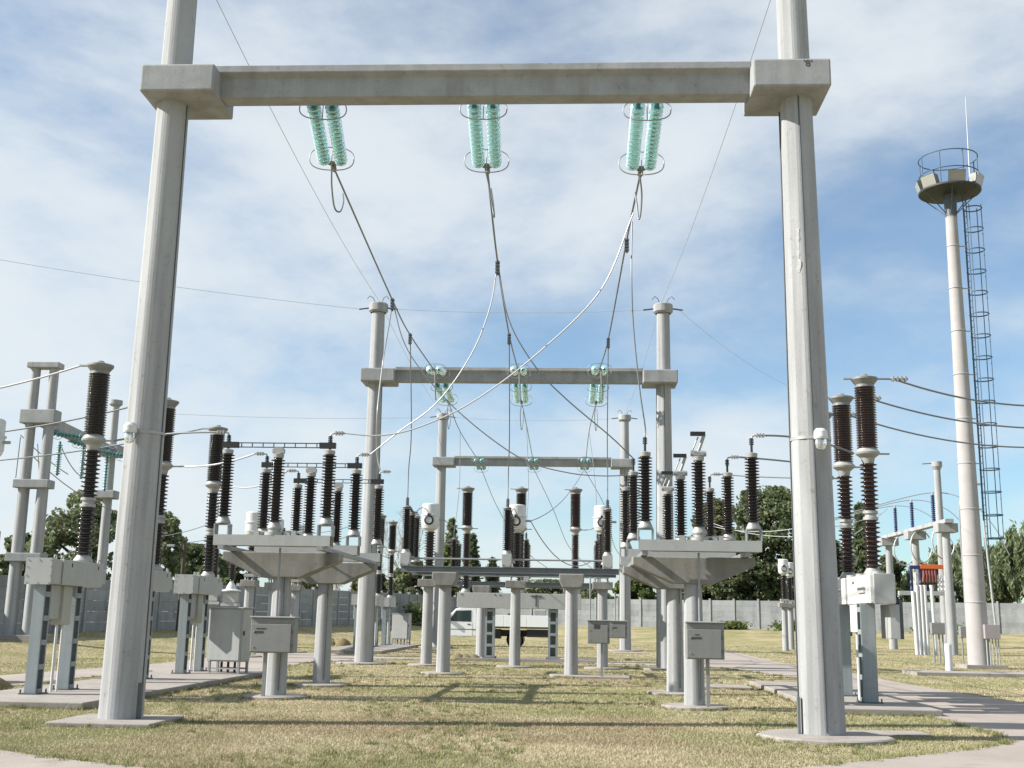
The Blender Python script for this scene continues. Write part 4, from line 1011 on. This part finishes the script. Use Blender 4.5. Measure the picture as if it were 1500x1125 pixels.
for a in (-.2, 1.75): MB().box(a-.11, a+.11, -.1, .1, 0, 3.5).build('leg', BSTEEL, T)
MB().box(-1.5, 1.9, -.15, .15, 3.501, 3.75).build('crossbeam', GREY, T, bev=.01)
MB().box(-.12, 1.55, -.12, .12, 5.10, 5.36).build('busbar_cover', ORANGE, T, bev=.02)
MB().box(-.75, -.13, -.1, .1, 5.08, 5.30).build('busbar_end', NAVY, T)
for k in range(5):
    a = .05+.17*k; MB().tube([(a, 0, 5.12), (a+.02, -.05, 4.75), (a+.02*(k-2), -.02, 4.3)], .085, 8).build('cable_end', RED, T)
    MB().tube([(a+.02*(k-2), -.02, 4.3), (a, 0, 3.76)], .07, 8).build('cable_boot', BLACK, T)
for k in range(4):
    a = .92+.2*k; m = MB().lathe([(.05, 3.75), (.10, 3.85), (.05, 4.0), (.10, 4.15), (.05, 4.3), (.10, 4.4), (.04, 4.75)], 10, (a, 0, 0)); m.build('insulator', WHITE, T)
for k in range(3): MB().lathe([(.05, 3.75), (.10, 3.85), (.05, 4.05), (.09, 4.25), (.05, 4.4), (.07, 5.1)], 10, (-.7+.28*k, 0, 0)).build('insulator', (NAVY, WHITE)[k % 2], T)
MB().box(-.35, .35, -.3, -.14, 1.5, 2.6).build('panel', BSTEEL, T)
for k, (u0, u1) in enumerate(((1337, 1344), (1342.5, 1348.5), (1348.5, 1354.5), (1354, 1360), (1364, 1371))):
    p0 = at(u0, 857 if k else 866, 70.2); p1 = at(u1, 959, 70.2)
    tag(MB().cyl((p1.x, 70.2, -.05), (p0.x, 70.2, p0.z), .115, n=12).build('white_pipe', PVC, None, loc=(p1.x, 70.2, 0)), 'tall white cable pipe in front of the orange rack, %s from the left' % ('first', 'second', 'third', 'fourth', 'last')[k], 'pipe', 'white cable pipes')
for k, (x, y, z0, h) in enumerate(((16.6, 54.2, 1.32, .52), (17.75, 53.8, 1.2, .50))):
    T = thing('junction_box', 'small grey junction box on thin legs near the floodlight tower, %s one' % ('left', 'right')[k], 'junction box', (x, y, GZ), 0, 'junction boxes near the tower')
    MB().box(-.3, .3, -.15, .15, z0, z0+h).build('body', GREYB, T, bev=.02)
    m = MB()
    for a in (-.2, .05, .22): m.cyl((a, 0, 0), (a, 0, z0), .04, n=8)
    m.build('leg', STEEL, T)
# ------------------------------------------------------------------ truck and bits in the yard
TWHITE = mat('truck_white', (.86, .86, .86), .3)
TK = thing('flatbed_truck', 'white cab flatbed truck parked before the far wall', 'truck', (-5.05, 71.5, GZ))
cabp = [(-3.95, .55), (-3.95, 1.15), (-3.72, 1.32), (-2.75, 1.45), (-2.05, 2.20), (-1.7, 2.32), (-.85, 2.34), (-.75, 2.25), (-.72, .60), (-1.9, .50), (-2.05, .62)]
MB().prism([(x, z) for x, z in cabp], -.92, .92, 'y').build('cab', TWHITE, TK, bev=.05)
MB().prism([(-2.45, 1.48), (-2.0, 2.10), (-1.08, 2.14), (-1.08, 1.46)], -.935, -.922, 'y').build('window', CARG, TK)
MB().add([(-2.72, -.8, 1.50), (-2.72, .8, 1.50), (-2.08, .75, 2.2), (-2.08, -.75, 2.2)], [(0, 1, 2, 3)]).build('windscreen', CARG, TK)
MB().box(-2.52, -2.40, -1.12, -.93, 1.5, 1.75).build('mirror', BLACK, TK)
d_ = MB().prism([(-2.5, .62), (-2.52, 1.42), (-1.0, 1.42), (-1.0, .62)], -.931, -.921, 'y').build('door', TWHITE, TK, bev=.003)
MB().box(-1.3, -1.12, -.95, -.932, 1.28, 1.33).build('handle', BLACK, d_)
MB().box(-4.08, -3.955, -.9, .9, .45, .72).build('bumper', ALU, TK, bev=.03)
for s in (-1, 1): MB().box(-3.99, -3.952, s*.7-.14, s*.7+.14, .95, 1.12).build('headlight', LAMPG, TK)
for x in (-3.1, 1.6):
    for s in (-1, 1):
        m = MB(); w_ = m.cyl((x, s*.95, .42), (x, s*.68, .42), .42, n=20).build('wheel', BLACK, TK)
        MB().cyl((x, s*.96, .42), (x, s*.94, .42), .22, n=14).build('rim', ALU, w_)
MB().box(-.7, 3.7, -.42, .42, .62, 1.0).build('chassis', BLACK, TK)
MB().box(-.45, .75, -.9, -.45, .48, 1.05).build('fuel_tank', BLACK, TK, bev=.04)
MB().box(2.3, 3.6, -.95, -.5, .60, 1.05).build('tool_box', BLACK, TK, bev=.02)
for x in (-3.1, 1.6): MB().lathe([(.42, -1.0), (.52, -1.0), (.52, 1.0)], 16).build('mud_guard', BLACK, TK).matrix_local = Matrix.Translation((x, 0, .45)) @ RXF
MB().box(-3.7, -.8, -.937, -.922, .98, 1.02).build('trim_strip', DSTEEL, TK)
MB().box(-2.42, -2.36, -.94, -.936, 1.46, 2.02).build('window_pillar', BLACK, TK)
MB().box(-.55, 3.75, -1.05, 1.05, 1.10, 1.20).build('bed_floor', DSTEEL, TK)
for (x0, x1) in ((-.5, .9), (.93, 2.3), (2.33, 3.72)): MB().box(x0, x1, -1.08, -1.052, 1.20, 1.88).build('side_board', TWHITE, TK, bev=.01)
MB().box(-.55, -.5, -1.05, 1.05, 1.20, 2.05).build('headboard', WHITE, TK); MB().box(3.75, 3.79, -1.05, 1.05, 1.2, 1.88).build('tailboard', WHITE, TK)
MB().prism([(2.75, 1.205), (3.35, 1.205), (3.45, 2.25), (2.65, 2.25)], -.3, .3, 'y').build('load', GREY, TK, bev=.05)
MB().box(1.1, 1.5, -.3, .3, 1.205, 2.0).build('load', DSTEEL, TK, bev=.03)
T = thing('waste_container', 'dark green container standing by the shaded wall behind the grey cabinet', 'container', (-15.6, 56, GZ))
MB().prism([(-.42, .15), (.42, .15), (.52, 1.25), (-.52, 1.25)], -.4, .4, 'y').build('body', GREEN, T, bev=.03)
MB().box(-.56, .56, -.45, .45, 1.251, 1.33).build('lid', mat('dark_green_lid', (.03, .12, .09), .5), T, bev=.03)
m = MB()
for a in (-.3, .3): m.cyl((a, -.3, .09), (a, -.22, .09), .09, n=10).cyl((a, .3, .09), (a, .22, .09), .09, n=10)
m.build('wheel', BLACK, T)
T = thing('lamp_pole', 'dark timber pole with a small lamp arm behind the third left breaker', 'street lamp', (-21.4, 62.5, .7))
MB().cyl((0, 0, -.3), (.05, 0, 4.6), .12, .09, 10).build('pole', BARK, T)
MB().tube([(0, 0, 4.45), (-.5, -.2, 4.55)], .03, 6).build('arm', DSTEEL, T); MB().box(-.85, -.45, -.3, -.1, 4.48, 4.6).build('lamp_head', GREY, T)
for k, (x, y, w_, d2, h) in enumerate(((3.8, 31.6, .9, .7, .07), (.9, 35.4, .8, .6, .10), (5.1, 19.3, .55, .35, .03), (-13.5, 21.6, 1.2, .7, .08), (-9.3, 27.6, .0, .0, 0), (3.1, 62, .9, .7, .05))):
    if not w_: continue
    tag(MB().box(-w_, w_, -d2, d2, -.3, h*.5-.05).build('inspection_cover', SLAB, None, bev=.01), ('low concrete cover in the grass beyond the right platform', 'concrete cover beside the central switch posts', 'small slab cover right of the tall right pole foot', 0 and '' or 'concrete cover at the left edge before the breaker plinth', '', 'pale cover in the far grass near the farthest gantry')[k], 'cover').location = (x, y, 0)
for k, (x, y, r, h) in enumerate(((-12.9, 25.3, .9, .35), (-18.5, 69, 1.3, .5), (-13.6, 66, 1.0, .45), (-4.4, 47.6, .7, .3))):
    m = MB(); R2_ = random.Random(k)
    for q in range(9):
        a = R2_.uniform(0, 6.28); d2 = R2_.uniform(0, r*.5); m.lathe([(r*.55, -.05), (r*.42, h*.5), (r*.2, h*.85), (.001, h)], 9, (d2*math.cos(a)*1.3, d2*math.sin(a), -R2_.uniform(0, h*.3)), split=False)
    o = m.build('grass_heap', MOUND, None); o.location = (x, y, hz(x, y))
    tag(o, ('dark heap of cut grass at the left edge by the plinth', 'heap of cut grass before the shaded wall', 'small heap of cut grass near the distant breakers', 'flat grass heap near the central breaker pad')[k], 'grass heap')
# ------------------------------------------------------------------ trees
LEAF = attr_mat('leaves', .6, .25, .42)
def quads(cen, size, rng, aspect=1.0, droop=0.):
    n = len(cen); a = rng.normal(size=(n, 3)); a /= np.linalg.norm(a, axis=1, keepdims=True)
    if droop: a = a*(1-droop)+np.array([0, 0, -1.])*droop; a /= np.linalg.norm(a, axis=1, keepdims=True)
    b_ = np.cross(a, rng.normal(size=(n, 3))); b_ /= np.linalg.norm(b_, axis=1, keepdims=True)
    s = size*rng.uniform(.6, 1.3, (n, 1)); a = a*s*aspect; b_ = b_*s/aspect
    return np.stack([cen-a, cen-b_*.8, cen+a, cen+b_*.8], 1).reshape(-1, 3)
def tint(n, base, rng, v=.3):
    return np.clip(np.array(base)[None]*(1+rng.uniform(-v, v, (n, 1)))*(1+rng.uniform(-.08, .08, (n, 3))), .005, 1)
def limb_tree(T, h, r, rng, nb, spread, m=BARK, zf=.25):
    mb = MB(); top = Vector((rng.uniform(-.2, .2), rng.uniform(-.2, .2), h*.8))
    mb.tube([(0, 0, -.3), (rng.uniform(-.1, .1), 0, h*.3), tuple(top*.75), tuple(top)], r, 8, taper=r*.25); mb.build('trunk', m, T)
    mb = MB(); tips = []
    for k in range(nb):
        z = h*rng.uniform(zf, .75); a = rng.uniform(0, 6.283); L_ = spread*rng.uniform(.5, 1)
        p0 = Vector((0, 0, z)); p1 = p0+Vector((math.cos(a)*L_*.5, math.sin(a)*L_*.5, L_*.35)); p2 = p0+Vector((math.cos(a)*L_, math.sin(a)*L_, L_*.7))
        mb.tube([p0, p1, p2], r*.38, 6, taper=r*.08); tips.append(p2)
    if nb: mb.build('limb', m, T)
    return tips
def tree(kind, u, vtop, wpx, D, label, base, seed, group=None):
    rng = np.random.default_rng(seed); X = (u-838)/1675*D; z0 = hz(X, D); top = at(u, vtop, D).z; h = top-z0; w = wpx/1675*D/2
    nm = {'round': 'broadleaf_tree', 'willow': 'willow_tree', 'cone': 'conifer', 'bare': 'bare_tree', 'bush': 'bush', 'poplar': 'poplar_tree', 'reed': 'willow_tree'}[kind]
    T = thing(nm, label, 'bush' if kind == 'bush' else 'tree', (X, D, z0), rng.uniform(0, 6), group)
    if kind == 'bare':
        mb = MB(); mb.tube([(0, 0, -.2), (.1, 0, h*.3), (0, .1, h*.55)], .2, 7, taper=.09); mb.build('trunk', PALEB, T)
        mb = MB()
        def grow(p, d, L_, r, k):
            q = p+d*L_; mid = p+d*L_*.5+Vector(rng.normal(size=3)*L_*.06); mb.tube([p, mid, q], r, 4, taper=r*.6)
            if k == 0: return
            for _ in range(3 if k > 1 else 4):
                nd = (d+Vector(rng.normal(size=3))*.45+Vector((0, 0, .12))).normalized(); grow(p+d*L_*rng.uniform(.6, 1), nd, L_*rng.uniform(.55, .8), r*.6, k-1)
        for q in range(6):
            a = rng.uniform(0, 6.28); grow(Vector((0, 0, h*(.2+.06*q))), Vector((math.cos(a)*.7*w/(h*.3), math.sin(a)*.7*w/(h*.3), .9)).normalized(), h*.25, .075, 4)
        mb.build('branch', PALEB, T)
        return T
    if kind in ('round', 'poplar', 'bush'):
        limb_tree(T, h, .06*h**.8 if kind != 'bush' else .05, rng, 9 if kind != 'bush' else 3, w*.8)
        nc = int(np.clip(30+w*h*2.6, 30, 150)); cs = []
        lo = .04 if kind == 'bush' else .16
        for _ in range(nc):
            t_ = rng.uniform(lo, .97); prof = (math.sin(math.pi*min(1, (t_-lo)/(1-lo)*.86+.14))**.55) if kind != 'poplar' else .35+.65*math.sin(math.pi*t_)**.7
            a = rng.uniform(0, 6.283); q = math.sqrt(rng.uniform(.05, 1))*w*prof*.92
            cs.append((q*math.cos(a), q*math.sin(a), t_*h))
        cs = np.array(cs); sz = w*.17+.22; pts = []; cols = []
        for c in cs:
            n = int(110 if kind != 'bush' else 80); d = rng.normal(size=(n, 3)); d /= np.linalg.norm(d, axis=1, keepdims=True)
            rr = rng.uniform(.35, 1, (n, 1))**.6*sz*rng.uniform(.7, 1.25); p = c+d*rr*np.array([1, 1, .75]); pts.append(p)
            cols.append(tint(n, np.array(base)*rng.uniform(.78, 1.3), rng))
        p = np.concatenate(pts); p[:, 2] = np.minimum(p[:, 2], h*1.02); V = quads(p, .0012*D+.06, rng); cl = np.concatenate(cols)
    elif kind in ('willow', 'reed'):
        limb_tree(T, h, .07*h**.8, rng, 10, w*.7)
        pts = []; cols = []; ns = int(150+w*50)
        for _ in range(ns):
            a = rng.uniform(0, 6.283); q = math.sqrt(rng.uniform(0, 1))*w*.92; zt = h*(1-.55*(q/w)**2)*rng.uniform(.7, 1.0)
            L_ = rng.uniform(.25, .55)*h*(.6 if kind == 'willow' else .4); n = 42; s = np.linspace(0, 1, n)[:, None]
            up = -1 if kind == 'willow' else .8
            base_p = np.array([q*math.cos(a), q*math.sin(a), zt]); out = np.array([math.cos(a), math.sin(a), 0])*.5
            if kind == 'reed': base_p[2] -= L_*.8
            p = base_p+np.concatenate([out[None, :2]*s*.8, up*s*L_+ (0.25*np.sin(s*3) if kind == 'willow' else 0)], 1)+rng.normal(size=(n, 3))*.13
            p[:, 2] = np.clip(p[:, 2], .2, h); pts.append(p); cols.append(tint(n, np.array(base)*rng.uniform(.75, 1.3), rng))
        V = quads(np.concatenate(pts), .0011*D+.06, rng, 1.7, .55); cl = np.concatenate(cols)
    else:
        MB().tube([(0, 0, -.3), (0, 0, h*.97)], .05*h**.7, 7, taper=.02).build('trunk', BARK, T)
        pts = []; cols = []; nl = int(h*3.2)
        for k in range(nl):
            t_ = .08+.9*k/nl
            for b_ in range(7):
                a = rng.uniform(0, 6.283); L_ = w*(1-t_)**.8*rng.uniform(.55, 1.05)+.12; n = 16; s = np.linspace(.1, 1, n)[:, None]
                p = np.concatenate([math.cos(a)*L_*s, math.sin(a)*L_*s, t_*h-.25*L_*s+.12*s*s*L_], 1)+rng.normal(size=(n, 3))*.1
                pts.append(p); cols.append(tint(n, np.array(base)*rng.uniform(.6, 1.35), rng))
        V = quads(np.concatenate(pts), .0012*D+.06, rng, 1.4, .2); cl = np.concatenate(cols)
    o = npmesh('crown', V, 4, LEAF, cl); o.parent = T
    return T
DG, MG, LG, YG = (.125, .152, .075), (.175, .20, .11), (.13, .165, .055), (.15, .16, .075)
RG = (.185, .22, .115)
TR = [('round', 108, 722, 150, 64, 'big bushy tree behind the far left gantry poles', MG, 1), ('round', 18, 785, 90, 64, 'dark round tree at the left edge behind the wall', DG, 2),
      ('round', 226, 742, 84, 72, 'narrow tree showing on both sides of the tall left pole', MG, 3), ('round', 285, 800, 110, 84, 'dark low tree behind the third left breaker', DG, 4),
      ('round', 345, 822, 70, 92, 'dark tree filling the gap under the left platform', DG, 5), ('willow', 440, 832, 56, 96, 'yellow green bush under the left platform', YG, 6),
      ('bare', 592, 742, 86, 123, 'tall leafless grey tree left of the white transformers', YG, 7), ('bare', 495, 800, 90, 118, 'low leafless tree behind the left platform posts', YG, 8), ('bare', 540, 810, 60, 122, 'leafless tree hidden partly by the middle gantry left pole', YG, 21),
      ('round', 604, 822, 70, 120, 'green bush behind the wall below the leafless tree', MG, 9), ('cone', 661, 756, 44, 126, 'light green conifer behind the farthest gantry left pole', LG, 10), ('cone', 692, 778, 50, 124, 'dark conifer right of the light green one', DG, 11),
      ('round', 545, 835, 60, 122, 'olive bush over the wall left of the short posts', YG, 22),
      ('cone', 722, 815, 44, 128, 'small dark conifer at the end of the conifer row', DG, 12), ('bush', 800, 852, 120, 132, 'low green hedge seen under the central rail', MG, 13), ('bush', 870, 858, 80, 130, 'low hedge right of the central rail posts', MG, 23),
      ('round', 930, 842, 80, 118, 'bright green bush above the wall left of the right platform', LG, 14), ('poplar', 1040, 732, 78, 122, 'pale green tall tree behind the right platform', YG, 15), ('round', 1000, 800, 70, 124, 'olive tree behind the right platform posts', MG, 24),
      ('round', 1124, 712, 150, 117, 'big dense dark tree left of the tall right pole', DG, 16), ('round', 1070, 800, 90, 116, 'dark bushy tree under the right platform', DG, 25), ('round', 1190, 790, 90, 114, 'dark tree hidden behind the tall right pole', DG, 26), ('cone', 1250, 732, 62, 108, 'pine behind the right bank of breakers', DG, 17), ('round', 1290, 815, 60, 112, 'dark bush behind the right bank of breakers', DG, 27),
      ('reed', 1385, 790, 120, 112, 'feathery green tree left of the floodlight tower', RG, 18), ('reed', 1478, 762, 120, 108, 'feathery green tree at the right edge behind the tower', RG, 19), ('reed', 1340, 815, 70, 110, 'low feathery bush behind the orange rack', RG, 28), ('reed', 1430, 800, 70, 114, 'feathery bush behind the floodlight tower pole', RG, 29)]
for k_, u, v, w_, D, lab, base, sd_ in TR: tree(k_, u, v, w_, D, lab, base, sd_, None)
for k, (x, y, w_, h, lab) in enumerate(((-13.2, 99, 1.6, 1.9, 'green shrub at the foot of the wall left of the short posts'), (19.5, 104.5, 1.8, .9, 'low weeds at the foot of the sunlit wall'), (14.5, 106.5, 1.4, .7, 'weed clump at the wall foot left of the tall right pole'), (31, 100, 2.0, .9, 'weeds at the wall foot beyond the white pipes'))):
    rng = np.random.default_rng(50+k); T = thing('shrub', lab, 'shrub', (x, y, hz(x, y)))
    MB().tube([(0, 0, 0), (0, 0, h*.7)], .05, 5, taper=.02).build('stem', BARK, T)
    p = rng.normal(size=(900, 3))*np.array([w_*.45, w_*.3, h*.28])+np.array([0, 0, h*.45]); p[:, 2] = np.clip(p[:, 2], .03, h)
    o = npmesh('foliage', quads(p, .12, rng), 4, LEAF, tint(900, LG, rng)); o.parent = T
# ------------------------------------------------------------------ lawn
GM = attr_mat('grass_blades', .75, .2, .2)
NB = 900000; rng = RNG
u = rng.random(NB); Yb = 11.5/(1-u*(1-11.5/88)); Xb = (rng.random(NB)-.5)*2*(.53*Yb+1.5)-.045*Yb
keep = ~(inpoly(Xb, Yb, RINGO) & ~inpoly(Xb, Yb, LAWN)) & (Yb > 11.5)
edge = rng.normal(size=(2, NB))*.12
keep = keep | (inpoly(Xb+edge[0], Yb+edge[1], LAWN) & (Yb < 47))
for (x0, x1, y0, y1) in ((-11.4, -8.6, 20.45, 34.6), (-12, -8.8, 54, 68.4), (4.9, 7.1, 23.1, 33), (GX[0]-.14-.74, GX[0]-.14+.74, GY[0]-.12-.76, GY[0]-.12+.76), (11.9, 22, 41.4, 43.2), (-4.7, 1, 47, 48.1), (3.0, 4.7, 31, 32.3)):
    keep &= ~((Xb > x0) & (Xb < x1) & (Yb > y0) & (Yb < y1))
for (x, y, r) in [(GX[0]+GW+.08, GY[0]-.12, 1.0), (GX[1], GY[1], 1.05), (GX[1]+GW, GY[1], 1.05), (-6.15, 24.3, .66), (-6.15, 28.7, .66), (2.46, 23.95, .66), (2.46, 28.3, .66), (-3.93, 35.75, .7), (-.03, 35.75, .7)]+[(x, 41.75, .66) for x in PX]:
    keep &= (Xb-x)**2+(Yb-y)**2 > (r-.06)**2
Xb, Yb = Xb[keep], Yb[keep]; n = len(Xb); Zb = hgt(Xb, Yb)
gn = .45*vnoise(Xb, Yb, 2.2, 1)+.2*vnoise(Xb, Yb, .6, 2)+.45*vnoise(Xb+7, Yb, 6., 3)
hn = .6+.8*vnoise(Xb, Yb, .5, 4)
h = (.010+.026*rng.random(n)**2)*hn*(1+.008*Yb); wd = .0015+.00028*Yb; a = rng.random(n)*6.283; ln = rng.normal(size=(n, 2))*.55*h[:, None]
ca, sa = np.cos(a)*wd, np.sin(a)*wd
V = np.empty((n, 3, 3)); V[:, 0] = np.stack([Xb-ca, Yb-sa, Zb], 1); V[:, 1] = np.stack([Xb+ca, Yb+sa, Zb], 1); V[:, 2] = np.stack([Xb+ln[:, 0], Yb+ln[:, 1], Zb+h], 1)
w_ = np.clip((gn-.50)*4.0, 0, .85)[:, None]*rng.uniform(.5, 1, (n, 1))
bw_ = np.clip((vnoise(Xb+3, Yb+9, 1.3, 12)*.6+vnoise(Xb, Yb+4, 4.5, 13)*.6-.72)*5, 0, 1)[:, None]*.75
cl = ((1-w_)*np.array([[.50, .43, .29]])+w_*np.array([[.225, .25, .095]]))*(1-bw_)+np.array([[.34, .265, .175]])*bw_; cl *= rng.uniform(.82, 1.17, (n, 1))
nt_ = 7000; tx = []; 
ut = rng.random(nt_); Yt = 12/(1-ut*(1-12/60)); Xt = (rng.random(nt_)-.5)*2*(.53*Yt+1)-.045*Yt
edge_pts = []
for (fx, fy, fr) in [(GX[0]+GW+.08, GY[0]-.12, 1.02), (-6.15, 24.3, .7), (-6.15, 28.7, .7), (2.46, 23.95, .7), (2.46, 28.3, .7), (-3.93, 35.75, .72), (-.03, 35.75, .72), (GX[1], GY[1], 1.02), (GX[1]+GW, GY[1], 1.02)]:
    for a_ in rng.random(26)*6.283: edge_pts.append((fx+math.cos(a_)*fr, fy+math.sin(a_)*fr))
for q in rng.random(60):
    e4 = q*4; k4 = int(e4); f4 = (e4-k4)*2-1; d4 = .82
    edge_pts.append((GX[0]-.14+[f4*d4, d4, -f4*d4, -d4][k4], GY[0]-.12+[-d4, f4*d4, d4, -f4*d4][k4]))
for q in rng.random(150): edge_pts.append((-8.56+rng.normal()*.04, 20.4+q*14))
for q in rng.random(60): edge_pts.append((-11.3+q*2.8, 20.40))
for q in rng.random(60): edge_pts.append((4.85+rng.normal()*.03, 23.1+q*9))
for q in rng.random(40): edge_pts.append((4.9+q*2.1, 23.05))
for q in rng.random(500): p_ = LAWN[int(q*len(LAWN)) % len(LAWN)]; p2_ = LAWN[(int(q*len(LAWN))+1) % len(LAWN)]; f_ = rng.random(); edge_pts.append((p_[0]*(1-f_)+p2_[0]*f_+rng.normal()*.06, p_[1]*(1-f_)+p2_[1]*f_+rng.normal()*.06))
inl = inpoly(Xt, Yt, LAWN); Xt, Yt = Xt[inl], Yt[inl]; ok = vnoise(Xt, Yt, 1.7, 8) > .5; Xt, Yt = Xt[ok], Yt[ok]
E4 = np.array(edge_pts); Xt = np.concatenate([Xt, E4[:, 0]]); Yt = np.concatenate([Yt, E4[:, 1]]); m_t = len(Xt); kb = 22
bx_ = np.repeat(Xt, kb)+rng.normal(size=m_t*kb)*.035; by_ = np.repeat(Yt, kb)+rng.normal(size=m_t*kb)*.035; bz_ = hgt(bx_, by_)
bh = np.repeat(rng.uniform(.035, .10, m_t), kb)*rng.uniform(.4, 1.1, m_t*kb); bw = .0022+.00022*by_; ba = rng.random(m_t*kb)*6.283
bl = rng.normal(size=(m_t*kb, 2))*.5*bh[:, None]; c5, s5 = np.cos(ba)*bw, np.sin(ba)*bw
V2 = np.empty((m_t*kb, 3, 3)); V2[:, 0] = np.stack([bx_-c5, by_-s5, bz_], 1); V2[:, 1] = np.stack([bx_+c5, by_+s5, bz_], 1); V2[:, 2] = np.stack([bx_+bl[:, 0], by_+bl[:, 1], bz_+bh], 1)
g5 = np.repeat(rng.random(m_t), kb)[:, None]; c2 = np.array([[.36, .31, .17]])*(1-g5)+np.array([[.15, .19, .06]])*g5
V = np.concatenate([V, V2]); cl = np.concatenate([cl, c2*rng.uniform(.8, 1.2, (m_t*kb, 1))])
tag(npmesh('lawn_grass', V.reshape(-1, 3), 3, GM, cl), 'short dry yellow green grass covering the yard', 'grass', kind='stuff')
